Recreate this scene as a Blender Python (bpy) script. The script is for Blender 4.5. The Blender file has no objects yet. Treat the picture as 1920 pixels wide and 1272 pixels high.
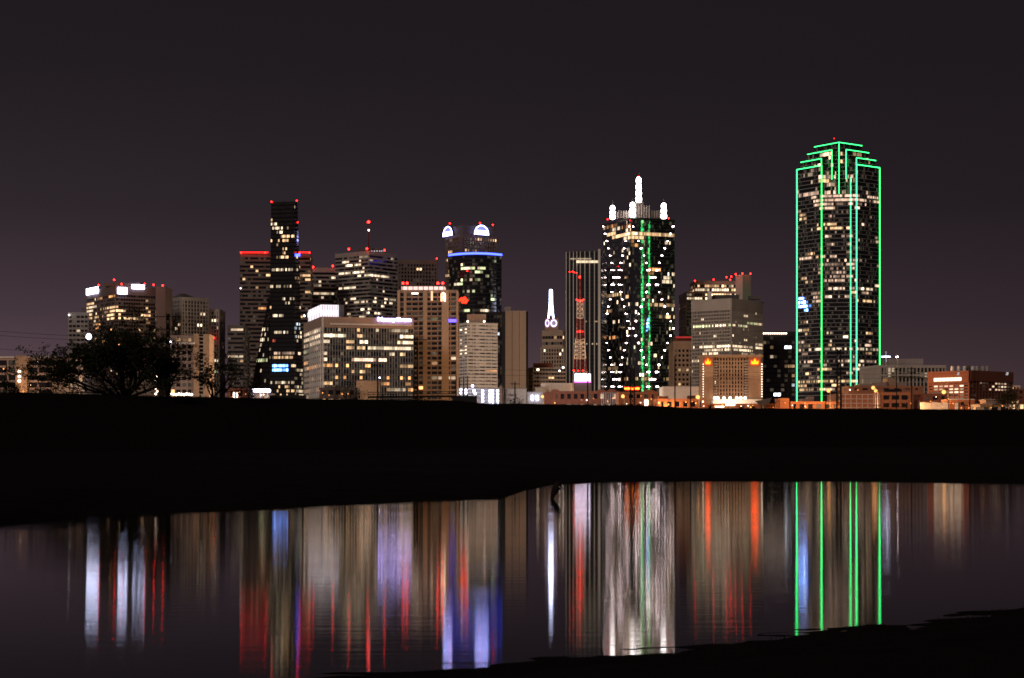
import bpy, bmesh, math, random
import numpy as np
from mathutils import Vector, Matrix

# ------------------------------------------------------------------ camera, sky, sun, exposure
S = bpy.context.scene
COL = S.collection
F = 3200.0            # focal length in photo pixels (1920 px wide frame, 60 mm lens)
CX, HY = 960.0, 820.0  # principal column and horizon row of the photograph
CAMZ = 3.2
cam_d = bpy.data.cameras.new('camera')
cam = bpy.data.objects.new('camera', cam_d)
COL.objects.link(cam)
cam.location = (0, 0, CAMZ)
cam.rotation_euler = (math.radians(90), 0, 0)
cam_d.sensor_width = 36.0
cam_d.lens = 36.0 * F / 1920.0
cam_d.shift_y = (HY - 636.0) / 1920.0
cam_d.clip_start = 0.5
cam_d.clip_end = 20000.0
S.camera = cam

S.view_settings.view_transform = 'Standard'
S.view_settings.look = 'None'
S.view_settings.exposure = 0.0
S.view_settings.gamma = 1.0
S.view_settings.use_curve_mapping = False
S.render.engine = 'CYCLES'
cy = S.cycles
cy.filter_width = 1.7
cy.use_denoising = True
cy.denoiser = 'OPENIMAGEDENOISE'
cy.max_bounces = 6
cy.diffuse_bounces = 2
cy.glossy_bounces = 4
cy.transmission_bounces = 2
cy.sample_clamp_indirect = 12.0
cy.caustics_reflective = False
cy.caustics_refractive = False

def nd(nt, t, **kw):
    n = nt.nodes.new(t)
    for k, v in kw.items():
        setattr(n, k, v)
    return n

world = bpy.data.worlds.new('World')
S.world = world
world.use_nodes = True
wn = world.node_tree
wn.nodes.clear()
w_out = nd(wn, 'ShaderNodeOutputWorld')
w_bg = nd(wn, 'ShaderNodeBackground')
w_tc = nd(wn, 'ShaderNodeTexCoord')
w_sep = nd(wn, 'ShaderNodeSeparateXYZ')
wn.links.new(w_tc.outputs['Generated'], w_sep.inputs[0])
w_mr = nd(wn, 'ShaderNodeMapRange')
w_mr.inputs['From Min'].default_value = 0.0
w_mr.inputs['From Max'].default_value = 0.5
wn.links.new(w_sep.outputs['Z'], w_mr.inputs['Value'])
w_cr = nd(wn, 'ShaderNodeValToRGB')
cr = w_cr.color_ramp
stops = [(0.0, (.090, .053, .060)), (0.06, (.070, .043, .051)), (0.14, (.041, .0265, .033)), (0.26, (.0205, .0148, .0182)),
         (0.42, (.0136, .0104, .0130)), (1.0, (.0085, .0067, .0082))]
for p, c in stops[1:-1]:
    cr.elements.new(p)
for e_, (p, c) in zip(cr.elements, stops):
    e_.position = p
    e_.color = (*c, 1)
wn.links.new(w_mr.outputs[0], w_cr.inputs['Fac'])
# the city's glow is a little stronger towards the left (downtown) end of the sky
w_az = nd(wn, 'ShaderNodeMapRange')
w_az.inputs['From Min'].default_value = -0.4
w_az.inputs['From Max'].default_value = 0.4
w_az.inputs['To Min'].default_value = 1.66
w_az.inputs['To Max'].default_value = 0.55
wn.links.new(w_sep.outputs['X'], w_az.inputs['Value'])
wn.links.new(w_cr.outputs['Color'], w_bg.inputs['Color'])
w_fd = nd(wn, 'ShaderNodeMapRange')
w_fd.inputs['From Min'].default_value = 0.04
w_fd.inputs['From Max'].default_value = 0.25
w_fd.inputs['To Min'].default_value = 1.0
w_fd.inputs['To Max'].default_value = 0.1
wn.links.new(w_sep.outputs['Z'], w_fd.inputs['Value'])
w_s1 = nd(wn, 'ShaderNodeMath', operation='SUBTRACT')
w_s1.inputs[1].default_value = 1.0
wn.links.new(w_az.outputs[0], w_s1.inputs[0])
w_s2 = nd(wn, 'ShaderNodeMath', operation='MULTIPLY_ADD')
w_s2.inputs[2].default_value = 1.0
wn.links.new(w_s1.outputs[0], w_s2.inputs[0])
wn.links.new(w_fd.outputs[0], w_s2.inputs[1])
wn.links.new(w_s2.outputs[0], w_bg.inputs['Strength'])
wn.links.new(w_bg.outputs[0], w_out.inputs['Surface'])

sun_d = bpy.data.lights.new('city_glow_fill', 'SUN')
sun_d.energy = 0.88  # added even fill on the walls, standing in for city glow
sun_d.angle = math.radians(12)
sun_d.color = (1.0, 0.79, 0.67)
sun = bpy.data.objects.new('city_glow_fill', sun_d)
COL.objects.link(sun)
sun.rotation_euler = (math.radians(66), 0, math.radians(-30))

# ------------------------------------------------------------------ helpers
def px(x, y, d):
    return Vector(((x - CX) / F * d, d, CAMZ + (HY - y) / F * d))
def gx(x, d):
    return (x - CX) / F * d
def zt(y, d):
    return CAMZ + (HY - y) / F * d
def proj(p):
    return CX + F * p[0] / p[1], HY - F * (p[2] - CAMZ) / p[1]

CITY = 4.5

def mat_new(name):
    m = bpy.data.materials.new(name)
    m.use_nodes = True
    nt = m.node_tree
    b = nt.nodes['Principled BSDF']
    return m, nt, b

def wall_mat(name, col, rough=0.85, var=0.35, scale=0.05, spec=0.2, metal=0.0):
    m, nt, b = mat_new(name)
    tc = nd(nt, 'ShaderNodeTexCoord')
    n1 = nd(nt, 'ShaderNodeTexNoise')
    n1.inputs['Scale'].default_value = scale
    n1.inputs['Detail'].default_value = 6
    mp = nd(nt, 'ShaderNodeMapping')
    mp.inputs['Scale'].default_value = (1.0, 1.0, 0.18)
    nt.links.new(tc.outputs['Object'], mp.inputs['Vector'])
    nt.links.new(mp.outputs[0], n1.inputs['Vector'])
    n2 = nd(nt, 'ShaderNodeTexNoise')
    n2.inputs['Scale'].default_value = 1.3
    n2.inputs['Detail'].default_value = 3
    nt.links.new(tc.outputs['Object'], n2.inputs['Vector'])
    ad = nd(nt, 'ShaderNodeMath', operation='ADD')
    nt.links.new(n1.outputs[0], ad.inputs[0])
    nt.links.new(n2.outputs[0], ad.inputs[1])
    mr = nd(nt, 'ShaderNodeMapRange')
    mr.inputs['From Min'].default_value = 0.6
    mr.inputs['From Max'].default_value = 1.4
    mr.inputs['To Min'].default_value = 1.0 - var
    mr.inputs['To Max'].default_value = 1.0 + var * 0.5
    nt.links.new(ad.outputs[0], mr.inputs['Value'])
    mx = nd(nt, 'ShaderNodeVectorMath', operation='SCALE')
    mx.inputs[0].default_value = col
    nt.links.new(mr.outputs[0], mx.inputs['Scale'])
    nt.links.new(mx.outputs[0], b.inputs['Base Color'])
    b.inputs['Roughness'].default_value = rough
    b.inputs['Specular IOR Level'].default_value = spec
    b.inputs['Metallic'].default_value = metal
    return m

def glass_mat(name, col=(.012, .012, .015), rough=0.12, metal=0.0, spec=0.6, wob=0.0):
    m, nt, b = mat_new(name)
    b.inputs['Base Color'].default_value = (*col, 1)
    b.inputs['Metallic'].default_value = metal
    b.inputs['Specular IOR Level'].default_value = spec
    tc = nd(nt, 'ShaderNodeTexCoord')
    n1 = nd(nt, 'ShaderNodeTexNoise')
    n1.inputs['Scale'].default_value = 0.4
    nt.links.new(tc.outputs['Object'], n1.inputs['Vector'])
    mr = nd(nt, 'ShaderNodeMapRange')
    mr.inputs['To Min'].default_value = rough * 0.6
    mr.inputs['To Max'].default_value = rough * 1.4
    nt.links.new(n1.outputs[0], mr.inputs['Value'])
    nt.links.new(mr.outputs[0], b.inputs['Roughness'])
    if wob > 0:
        n2 = nd(nt, 'ShaderNodeTexNoise')
        n2.inputs['Scale'].default_value = 0.22
        n2.inputs['Detail'].default_value = 3
        nt.links.new(tc.outputs['Object'], n2.inputs['Vector'])
        bp = nd(nt, 'ShaderNodeBump')
        bp.inputs['Strength'].default_value = 1.0
        bp.inputs['Distance'].default_value = wob
        nt.links.new(n2.outputs[0], bp.inputs['Height'])
        nt.links.new(bp.outputs[0], b.inputs['Normal'])
    return m

def emit_mat(name, col, strength=1.0, sample='AUTO'):
    m, nt, b = mat_new(name)
    nt.nodes.remove(b)
    e = nd(nt, 'ShaderNodeEmission')
    e.inputs['Color'].default_value = (*col, 1)
    e.inputs['Strength'].default_value = strength
    nt.links.new(e.outputs[0], nt.nodes['Material Output'].inputs['Surface'])
    m.cycles.emission_sampling = sample
    return m

def lit_mat(name, attr):
    m, nt, b = mat_new(name)
    b.inputs['Base Color'].default_value = (.02, .02, .02, 1)
    b.inputs['Roughness'].default_value = 0.3
    if attr:
        src = nd(nt, 'ShaderNodeAttribute', attribute_name='Col').outputs['Color']
    else:
        src = nd(nt, 'ShaderNodeObjectInfo').outputs['Color']
    tc = nd(nt, 'ShaderNodeTexCoord')
    n1 = nd(nt, 'ShaderNodeTexNoise')
    n1.inputs['Scale'].default_value = 0.9
    n1.inputs['Detail'].default_value = 2
    nt.links.new(tc.outputs['Object'], n1.inputs['Vector'])
    mr = nd(nt, 'ShaderNodeMapRange')
    mr.inputs['From Min'].default_value = 0.3
    mr.inputs['From Max'].default_value = 0.7
    mr.inputs['To Min'].default_value = 0.55
    mr.inputs['To Max'].default_value = 1.3
    nt.links.new(n1.outputs[0], mr.inputs['Value'])
    nt.links.new(src, b.inputs['Emission Color'])
    nt.links.new(mr.outputs[0], b.inputs['Emission Strength'])
    m.cycles.emission_sampling = 'NONE'
    return m

M = {}
M['lit'] = lit_mat('lit_window_glow', False)
M['lit_attr'] = lit_mat('lit_window_glow_mixed', True)
M['glass'] = glass_mat('dark_glass')
M['glass_blue'] = glass_mat('blue_dark_glass', (.014, .018, .026), 0.15)
M['mirror'] = glass_mat('mirror_glass', (.55, .58, .60), 0.03, 1.0, 0.5, 0.012)
M['mirror_dark'] = glass_mat('tinted_mirror_glass', (.10, .11, .12), 0.05, 1.0, 0.5, 0.010)
M['concrete'] = wall_mat('pale_concrete', (.42, .37, .33))
M['conc_grey'] = wall_mat('grey_concrete', (.30, .27, .26))
M['conc_dark'] = wall_mat('dark_concrete', (.11, .098, .095))
M['beige'] = wall_mat('beige_stone', (.44, .33, .25))
M['tan'] = wall_mat('tan_stone', (.40, .26, .17))
M['pinkstone'] = wall_mat('pinkish_stucco', (.36, .26, .22))
M['white'] = wall_mat('white_panel', (.68, .64, .62), 0.6)
M['brick'] = wall_mat('red_brick', (.23, .085, .055))
M['brick_or'] = wall_mat('orange_brick', (.42, .17, .09))
M['granite'] = wall_mat('brown_granite', (.17, .125, .11))
M['black_metal'] = wall_mat('black_metal', (.016, .015, .016), 0.5)
M['black_matte'] = wall_mat('black_matte_panel', (.010, .010, .011), .95, .2, .2, .02)
M['steel'] = wall_mat('grey_steel', (.33, .32, .32), 0.45, 0.2, 0.2, 0.5)
M['silver'] = wall_mat('silver_fin', (.62, .60, .58), 0.35, 0.15, 0.2, 0.5)
M['wood'] = wall_mat('dark_wood', (.018, .014, .011))
M['red_paint'] = wall_mat('red_paint', (.16, .022, .018), 0.6)
M['white_paint'] = wall_mat('white_paint', (.75, .73, .72), 0.5)
M['e_red'] = emit_mat('red_beacon', (26, .26, .20))
M['e_redline'] = emit_mat('red_line_lamp', (7, .05, .03))
M['e_green'] = emit_mat('green_neon', (.24, 5.4, 1.15))
M['e_green2'] = emit_mat('dim_green_neon', (.02, .75, .16))
M['e_white'] = emit_mat('white_sign_light', (9.0, 9.6, 14.0))
M['e_whitew'] = emit_mat('warm_white_light', (7.5, 5.6, 4.2))
M['e_spire'] = emit_mat('floodlit_spire_glow', (13, 12, 11.5))
M['e_violet'] = emit_mat('violet_white_sign', (7.0, 5.8, 15.0))
M['e_blue'] = emit_mat('blue_line_lamp', (.34, .55, 7.0))
M['e_bluewhite'] = emit_mat('blue_white_arch_light', (6.0, 6.2, 15.0))
M['e_orange'] = emit_mat('sodium_lamp', (3.2, 1.15, .28))
M['e_yellow'] = emit_mat('yellow_logo_light', (16, 1.05, .03))
M['e_redsign'] = emit_mat('red_sign_light', (6, .12, .04))
M['e_dimwhite'] = emit_mat('dim_letter_light', (.5, .5, .52))
M['e_dot'] = emit_mat('facade_dot_light', (42, 32, 31))
M['e_lamp'] = emit_mat('small_white_lamp', (7, 6.4, 6.2))
M['e_face'] = emit_mat('clock_face_light', (.42, .33, .40))
M['e_clock'] = emit_mat('clock_rim_light', (1.9, 1.5, 2.5))
M['e_pale'] = emit_mat('pale_white_panel_light', (1.25, 1.1, 1.2))
M['e_arch'] = emit_mat('arch_back_light', (.34, .36, .95))
M['e_pink'] = emit_mat('magenta_edge_light', (2.2, .35, 1.9))

class MB:
    def __init__(self):
        self.v = []
        self.f = []
        self.c = []
    def add(self, vs, fs):
        o = len(self.v)
        self.v += [tuple(v) for v in vs]
        self.f += [tuple(i + o for i in f) for f in fs]
        return self
    def box(self, c, s, rz=0.0):
        hx, hy, hz = s[0] / 2, s[1] / 2, s[2] / 2
        ca, sa = math.cos(rz), math.sin(rz)
        vs = []
        for dz in (-hz, hz):
            for dx, dy in ((-hx, -hy), (hx, -hy), (hx, hy), (-hx, hy)):
                vs.append((c[0] + dx * ca - dy * sa, c[1] + dx * sa + dy * ca, c[2] + dz))
        return self.add(vs, [(3, 2, 1, 0), (4, 5, 6, 7), (0, 1, 5, 4), (1, 2, 6, 5), (2, 3, 7, 6), (3, 0, 4, 7)])
    def prism(self, poly, z0, z1):
        n = len(poly)
        vs = [(p[0], p[1], z0) for p in poly] + [(p[0], p[1], z1) for p in poly]
        fs = [tuple(range(n - 1, -1, -1)), tuple(range(n, 2 * n))]
        fs += [(i, (i + 1) % n, n + (i + 1) % n, n + i) for i in range(n)]
        return self.add(vs, fs)
    def tube(self, p, q, r0, r1=None, n=6):
        r1 = r0 if r1 is None else r1
        p, q = Vector(p), Vector(q)
        a = (q - p)
        if a.length < 1e-6:
            return self
        a.normalize()
        u = a.cross(Vector((0, 0, 1)) if abs(a.z) < 0.9 else Vector((1, 0, 0))).normalized()
        w = a.cross(u)
        vs = []
        for c, r in ((p, r0), (q, r1)):
            for i in range(n):
                t = 2 * math.pi * i / n
                vs.append(c + u * (r * math.cos(t)) + w * (r * math.sin(t)))
        fs = [(i, (i + 1) % n, n + (i + 1) % n, n + i) for i in range(n)]
        fs += [tuple(range(n - 1, -1, -1)), tuple(range(n, 2 * n))]
        return self.add(vs, fs)
    def lathe(self, prof, c=(0, 0, 0), n=12):
        vs = []
        for r, z in prof:
            for i in range(n):
                t = 2 * math.pi * i / n
                vs.append((c[0] + r * math.cos(t), c[1] + r * math.sin(t), c[2] + z))
        fs = []
        for k in range(len(prof) - 1):
            for i in range(n):
                j = (i + 1) % n
                fs.append((k * n + i, k * n + j, (k + 1) * n + j, (k + 1) * n + i))
        fs += [tuple(range(n - 1, -1, -1)), tuple(range((len(prof) - 1) * n, len(prof) * n))]
        return self.add(vs, fs)
    def ball(self, c, r, n=8, sz=1.0):
        prof = [(max(r * math.sin(math.pi * k / 6), 0.02 * r), -r * sz * math.cos(math.pi * k / 6)) for k in range(7)]
        return self.lathe(prof, c, n)
    def mesh(self, name, mat, origin=(0, 0, 0), smooth=False):
        me = bpy.data.meshes.new(name)
        o = origin
        me.from_pydata([(v[0] - o[0], v[1] - o[1], v[2] - o[2]) for v in self.v], [], self.f)
        if mat:
            me.materials.append(M[mat] if isinstance(mat, str) else mat)
        if smooth:
            me.polygons.foreach_set('use_smooth', [True] * len(me.polygons))
        me.update()
        return me
    def build(self, name, mat, parent=None, smooth=False):
        org = base_of(parent) if parent else (0, 0, 0)
        return link(name, self.mesh(name, mat, org, smooth), parent)

def base_of(o):
    p = Vector((0, 0, 0))
    while o is not None:
        p = p + o.location
        o = o.parent
    return p

def link(name, me, parent=None, loc=(0, 0, 0), rz=0.0):
    ob = bpy.data.objects.new(name, me)
    COL.objects.link(ob)
    ob.parent = parent
    ob.location = loc
    ob.rotation_euler = (0, 0, rz)
    return ob

def tag(o, label, cat, group=None):
    o['label'] = label
    o['category'] = cat
    if group:
        o['group'] = group
    return o

def thing(name, label, cat, loc, group=None):
    o = bpy.data.objects.new(name, None)
    COL.objects.link(o)
    o.location = loc
    o.empty_display_size = 2
    return tag(o, label, cat, group)

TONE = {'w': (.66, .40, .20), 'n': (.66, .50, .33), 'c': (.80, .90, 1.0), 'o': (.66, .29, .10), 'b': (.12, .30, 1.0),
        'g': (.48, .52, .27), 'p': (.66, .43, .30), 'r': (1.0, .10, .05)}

def corner_fp(xl, xc, xr, d, phi=None):
    """footprint of a box whose near corner stands at column xc, distance d, and whose left and right corners show at xl, xr"""
    wl, wr = xc - xl, xr - xc
    if phi is None:
        phi = math.atan2(wr, wl)
    C = Vector((gx(xc, d), d))
    def hit(dirv, xpx):
        k = (xpx - CX) / F
        # (C.x + t dx) = k (C.y + t dy)
        t = (k * C.y - C.x) / (dirv[0] - k * dirv[1])
        return Vector((C.x + t * dirv[0], C.y + t * dirv[1]))
    L = hit((-math.cos(phi), math.sin(phi)), xl)
    R = hit((math.sin(phi), math.cos(phi)), xr)
    return [L, C, R, L + R - C]

def front_fp(xl, xr, d, depth=40.0, tilt=0.0):
    """footprint with one face across the view; tilt in metres pushes the right end back"""
    L = Vector((gx(xl, d), d))
    d2 = d + tilt
    R = Vector((gx(xr, d2), d2))
    a = (R - L).normalized()
    n = Vector((-a.y, a.x))
    return [L, R, R + n * depth, L + n * depth]

def is_vis(p, q):
    n = Vector((q.y - p.y, -(q.x - p.x)))
    return n.dot((p + q) / 2) < 0

def bld(name, label, cat, foot, ytop=None, d=None, z0=CITY, z1=None, wall='concrete', glass='glass', fh=4.0, bay=3.0,
        band=(0.35, 0.35), pier=(0.3, 0.35), par=3.0, lit=(), p0=0.03, tone='w', seed=1, bright=1.6, group=None,
        parent=None, dim=.22, pier_faces=None, bandmat=None, piermat=None, roofmat=None, start=0.0, cap=300, zmin=None, pane_h=None):
    """a building shaft: glazed core, one spandrel ring per floor, piers, parapet, lit windows (each an object)"""
    rng = random.Random(seed)
    foot = [Vector((p[0], p[1])) for p in foot]
    area = sum(foot[i].x * foot[(i + 1) % len(foot)].y - foot[(i + 1) % len(foot)].x * foot[i].y for i in range(len(foot)))
    if area < 0:
        foot = foot[::-1]
    if z1 is None:
        z1 = zt(ytop, d)
    c = sum(foot, Vector((0, 0))) / len(foot)
    root = parent or thing(name, label, cat, (c.x, c.y, z0), group)
    org = base_of(root)
    core = MB().prism([c + (p - c) * 0.9995 for p in foot], z0, z1 - 0.4)
    core.build('curtain_wall', glass, root)
    # parapet
    n = len(foot)
    def ring(t, za, zb, gap=0.0):
        m = MB()
        for i in range(n):
            p, q = foot[i], foot[(i + 1) % n]
            a = (q - p)
            L = a.length
            a.normalize()
            nn = Vector((a.y, -a.x))
            mid = (p + q) / 2 + nn * (t / 2 + 0.01)
            m.box((mid.x, mid.y, (za + zb) / 2), (L - gap, t, zb - za), math.atan2(a.y, a.x))
        return m
    if par > 0:
        pm = ring(max(band[1], pier[1]) + 0.12, z1 - par, z1)
        pm.prism([c + (p - c) * 0.998 for p in foot], z1 - 0.38, z1 - 0.1)
        pm.build('parapet', roofmat or wall, root)
    zs = z0 + start
    nf = max(1, round((z1 - par - zs) / fh))
    fh = (z1 - par - zs) / nf
    zlow = zmin if zmin is not None else zs
    if band[0] > 0:
        bm_ = ring(band[1], 0, band[0] * fh).mesh('spandrel', bandmat or wall, (org.x, org.y, 0))
        for k in range(nf):
            z = zs + k * fh
            if z + fh < zlow:
                continue
            link('spandrel', bm_, root, (0, 0, z - org.z))
    cells = []
    dims = []
    for i in range(n):
        p, q = foot[i], foot[(i + 1) % n]
        if not is_vis(p, q):
            continue
        a = q - p
        L = a.length
        a.normalize()
        nn = Vector((a.y, -a.x))
        rz = math.atan2(a.y, a.x)
        nb = max(1, round(L / bay))
        bw = L / nb
        pw = pier[0] * bw
        if pw > 0 and (pier_faces is None or i in pier_faces):
            H = z1 - par - zs - 0.05
            dist = ((p + q) / 2).length
            if bw / dist * F > 7.5:
                pm = MB().box((0, 0, H / 2), (pw, pier[1] + 0.06, H)).mesh('pier', piermat or wall)
                for k in range(nb + 1):
                    s = min(max(k * bw, pw / 2 + 0.05), L - pw / 2 - 0.05)
                    pt = p + a * s + nn * ((pier[1] + 0.06) / 2 + 0.012)
                    link('pier', pm, root, (pt.x - org.x, pt.y - org.y, zs - org.z), rz)
            else:
                m = MB()
                for k in range(nb + 1):
                    s = min(max(k * bw, pw / 2 + 0.05), L - pw / 2 - 0.05)
                    pt = p + a * s + nn * ((pier[1] + 0.06) / 2 + 0.012)
                    m.box((pt.x, pt.y, zs + H / 2), (pw, pier[1] + 0.06, H), rz)
                o = m.build('pier_row', piermat or wall, root)
                o['kind'] = 'stuff'
        wh = fh * (1 - band[0]) * 0.94 if pane_h is None else pane_h
        pane = None
        for fl in range(nf):
            z = zs + fl * fh + band[0] * fh + (fh * (1 - band[0])) / 2
            if z < zlow:
                continue
            run = None          # rooms along a floor are lit in runs that share a colour
            for b in range(nb):
                pt = p + a * ((b + 0.5) * bw) + nn * 0.09
                x, y = proj((pt.x, pt.y, z))
                pr, tn, br = p0, tone, bright
                for r in lit:
                    if r[0] <= x <= r[1] and r[2] <= y <= r[3]:
                        pr = r[4]
                        tn = r[5] if len(r) > 5 else tone
                        br = r[6] if len(r) > 6 else bright
                stay = .66 if pr > .06 else .40
                go = pr
                if 0 < pr < stay:
                    go = stay if run else pr * (1 - stay) / (1 - pr)
                if not rng.random() < go:
                    run = None
                    if rng.random() < dim:      # an unlit pane given a faint random emission
                        k = rng.uniform(.008, .045) * (1 if rng.random() < .85 else 2.5)
                        dims.append((pt, z, rz, None, (k, k * .78, k * .56, 1), (bw - pw - 0.06 if pw > 0 else bw * .97), wh))
                else:
                    if pane is None:
                        pane = MB().box((0, 0, 0), (bw - pw - 0.06 if pw > 0 else bw * 0.97, 0.1, wh)).mesh('window', 'lit')
                    if run is None or rng.random() < .12:
                        run = (TONE[rng.choice(tn)], br * rng.choice((.2, .35, .5, .7, .85, 1.0, 1.15, 1.6, 2.1) if pr < .8 else (.7, .85, 1.0, 1.2, 1.6)))
                    t = run[0]
                    k = 1.3 * run[1] * rng.choice((.3, .55, .8, 1.0, 1.15, 1.4))
                    j = rng.uniform(.92, 1.08)
                    cells.append((pt, z, rz, pane, (t[0] * k, t[1] * k * j, t[2] * k * j, 1), (bw - pw - 0.06 if pw > 0 else bw * .97), wh))
    rng.shuffle(cells)
    for pt, z, rz, pane, col, w_, h_ in cells[:cap]:
        o = link('window', pane, root, (pt.x - org.x, pt.y - org.y, z - org.z), rz)
        o.color = col
    rest = cells[cap:] + dims
    if rest:
        m = MB()
        cols = []
        for pt, z, rz, pane, col, w_, h_ in rest:
            m.box((pt.x, pt.y, z), (w_, 0.1, h_), rz)
            cols += [col] * 8
        o = m.build('window_field', 'lit_attr', root)
        o['kind'] = 'stuff'
        at = o.data.attributes.new('Col', 'FLOAT_COLOR', 'POINT')
        at.data.foreach_set('color', np.array(cols, dtype=np.float32).ravel())
    return root

_ball = {}
def beacon(root, x, y, d, r=0.9, mat='e_red', name='beacon', mast=0.0):
    if mat == 'e_red':
        r *= .8
    key = (round(r, 2), mat)
    if key not in _ball:
        _ball[key] = MB().ball((0, 0, 0), r, 8).mesh(name, mat, smooth=True)
    p = px(x, y, d) - base_of(root)
    o = link(name, _ball[key], root, p)
    if mast > 0:
        MB().tube((0, 0, -mast), (0, 0, -r * .8), 0.18).mesh('mast', 'black_metal')
        mo = MB().tube(px(x, y, d) - Vector((0, 0, mast)), px(x, y, d) - Vector((0, 0, r * .8)), 0.18).build('mast', 'black_metal', root)
    return o

def pbox(root, name, mat, x0, x1, y0, y1, d, depth=6.0, rz=0.0):
    """a box seen between columns x0..x1 and rows y0 (top)..y1 at distance d (its front)"""
    a, b = px(x0, y1, d), px(x1, y0, d)
    return MB().box(((a.x + b.x) / 2, d + depth / 2, (a.z + b.z) / 2), (b.x - a.x, depth, b.z - a.z), rz).build(name, mat, root)

# point light for a lamp, also used for the added unseen ones
def lamp_light(parent, loc, energy, col, r=0.4):
    ld = bpy.data.lights.new('lamp_light', 'POINT')
    ld.energy = energy
    ld.color = col
    ld.shadow_soft_size = r
    o = bpy.data.objects.new('lamp_light', ld)
    COL.objects.link(o)
    o.parent = parent
    o.location = Vector(loc) - base_of(parent)
    return o

# ------------------------------------------------------------------ ground, water, levee
def vnoise(x, y, seed=0):
    xi, yi = np.floor(x).astype(np.int64), np.floor(y).astype(np.int64)
    xf, yf = x - xi, y - yi
    def h(a, b):
        v = np.sin(a * 127.1 + b * 311.7 + seed * 74.7) * 43758.5453
        return v - np.floor(v)
    u, v = xf * xf * (3 - 2 * xf), yf * yf * (3 - 2 * yf)
    return (h(xi, yi) * (1 - u) + h(xi + 1, yi) * u) * (1 - v) + (h(xi, yi + 1) * (1 - u) + h(xi + 1, yi + 1) * u) * v

def shore(pts):
    w = [(gx(x, CAMZ * F / (y - HY)), CAMZ * F / (y - HY)) for x, y in pts]
    w.sort()
    return np.array([a for a, _ in w]), np.array([b for _, b in w])
NX, NY = shore([(-200, 1300), (300, 1290), (600, 1277), (700, 1269), (850, 1252), (950, 1242), (1130, 1226), (1250, 1212),
                (1500, 1186), (1650, 1170), (1800, 1151), (1920, 1139), (2200, 1110)])
FX, FY = shore([(-300, 1010), (0, 984), (130, 968), (300, 962), (440, 957), (600, 948), (850, 938), (940, 934), (985, 919),
                (1040, 909), (1150, 904), (1300, 902), (1600, 902), (1920, 906), (2300, 912)])

def ground_h(X, Y):
    wob = (vnoise(X * .9, Y * .9, 3) - .5) * 1.1 + (vnoise(X * 3.1, Y * 3.1, 5) - .5) * 0.45
    dn = np.interp(X, NX, NY) - Y + wob * 0.75
    df = Y - np.interp(X, FX, FY) + wob * 1.6
    s = np.maximum(dn, df)
    side = np.maximum(np.abs(X - 20) - 130, -1e3) * 0.2
    s = np.maximum(s, side)
    inside = np.maximum(s * 0.07, -0.7)
    near = 1.25 * (1 - np.exp(-np.maximum(dn - 1.0, 0) * 0.06)) + 0.020 * np.minimum(np.maximum(dn, 0), 1.0)
    far = 1.25 * (1 - np.exp(-np.maximum(np.maximum(df, side), 0) * 0.05))
    h = np.where(s < 0, inside, np.where(dn > df, near, far))
    h = h + ((vnoise(X * 1.3, Y * 4.5, 9) - .5) * 0.05 + (vnoise(X * 3.3, Y * 9, 19) - .5) * 0.03) * (s > -1.2) + (vnoise(X * .13, Y * .13, 2) - .5) * .3 * np.clip(s / 25, 0, 1)
    city = np.clip((Y - 420 - X * .594) / 60, 0, 1)
    return h * (1 - city) + CITY * city

def axis(parts):
    out = []
    for a, b, st in parts:
        out += list(np.arange(a, b, st))
    return np.array(out)
gxs = axis([(-200, -40, 5), (-40, -14, 1.0), (-14, 16, .3), (16, 70, 1.2), (70, 200, 5)])
ext = np.array([230, 300, 420, 600, 900, 1400, 2200, 3500, 6000.])
gxs = np.concatenate([-ext[::-1], gxs, ext])
gys = axis([(-60, 16, 6), (16, 22, 1), (22, 40, .22), (40, 66, 1.4), (66, 110, .5), (110, 230, 2.5), (230, 600, 6)])
gys = np.concatenate([gys, [620, 700, 900, 1200, 1600, 2200, 3000, 4500, 7000, 11000]])
GX, GY = np.meshgrid(gxs, gys)
GZ = ground_h(GX, GY)
nx, ny = len(gxs), len(gys)
me = bpy.data.meshes.new('ground')
vv = np.stack([GX.ravel(), GY.ravel(), GZ.ravel()], 1)
idx = np.arange(nx * ny).reshape(ny, nx)
q = np.stack([idx[:-1, :-1].ravel(), idx[:-1, 1:].ravel(), idx[1:, 1:].ravel(), idx[1:, :-1].ravel()], 1)
me.vertices.add(len(vv))
me.vertices.foreach_set('co', vv.ravel())
me.loops.add(q.size)
me.loops.foreach_set('vertex_index', q.ravel())
me.polygons.add(len(q))
me.polygons.foreach_set('loop_start', np.arange(len(q)) * 4)
me.polygons.foreach_set('loop_total', np.full(len(q), 4))
me.polygons.foreach_set('use_smooth', np.ones(len(q), dtype=bool))
me.update(calc_edges=True)
mg, nt, b = mat_new('dark_mud_and_grass')
tc = nd(nt, 'ShaderNodeTexCoord')
n1 = nd(nt, 'ShaderNodeTexNoise')
n1.inputs['Scale'].default_value = 0.8
n1.inputs['Detail'].default_value = 8
nt.links.new(tc.outputs['Object'], n1.inputs['Vector'])
rp = nd(nt, 'ShaderNodeValToRGB')
rp.color_ramp.elements[0].color = (.003, .0026, .0022, 1)
rp.color_ramp.elements[1].color = (.010, .0085, .0065, 1)
nt.links.new(n1.outputs[0], rp.inputs[0])
nt.links.new(rp.outputs[0], b.inputs['Base Color'])
b.inputs['Roughness'].default_value = 0.95
b.inputs['Specular IOR Level'].default_value = 0.05
bp = nd(nt, 'ShaderNodeBump')
bp.inputs['Distance'].default_value = 0.06
nt.links.new(n1.outputs[0], bp.inputs['Height'])
nt.links.new(bp.outputs[0], b.inputs['Normal'])
M['ground'] = mg
me.materials.append(mg)
ground = link('ground', me)
ground['kind'] = 'structure'

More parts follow.
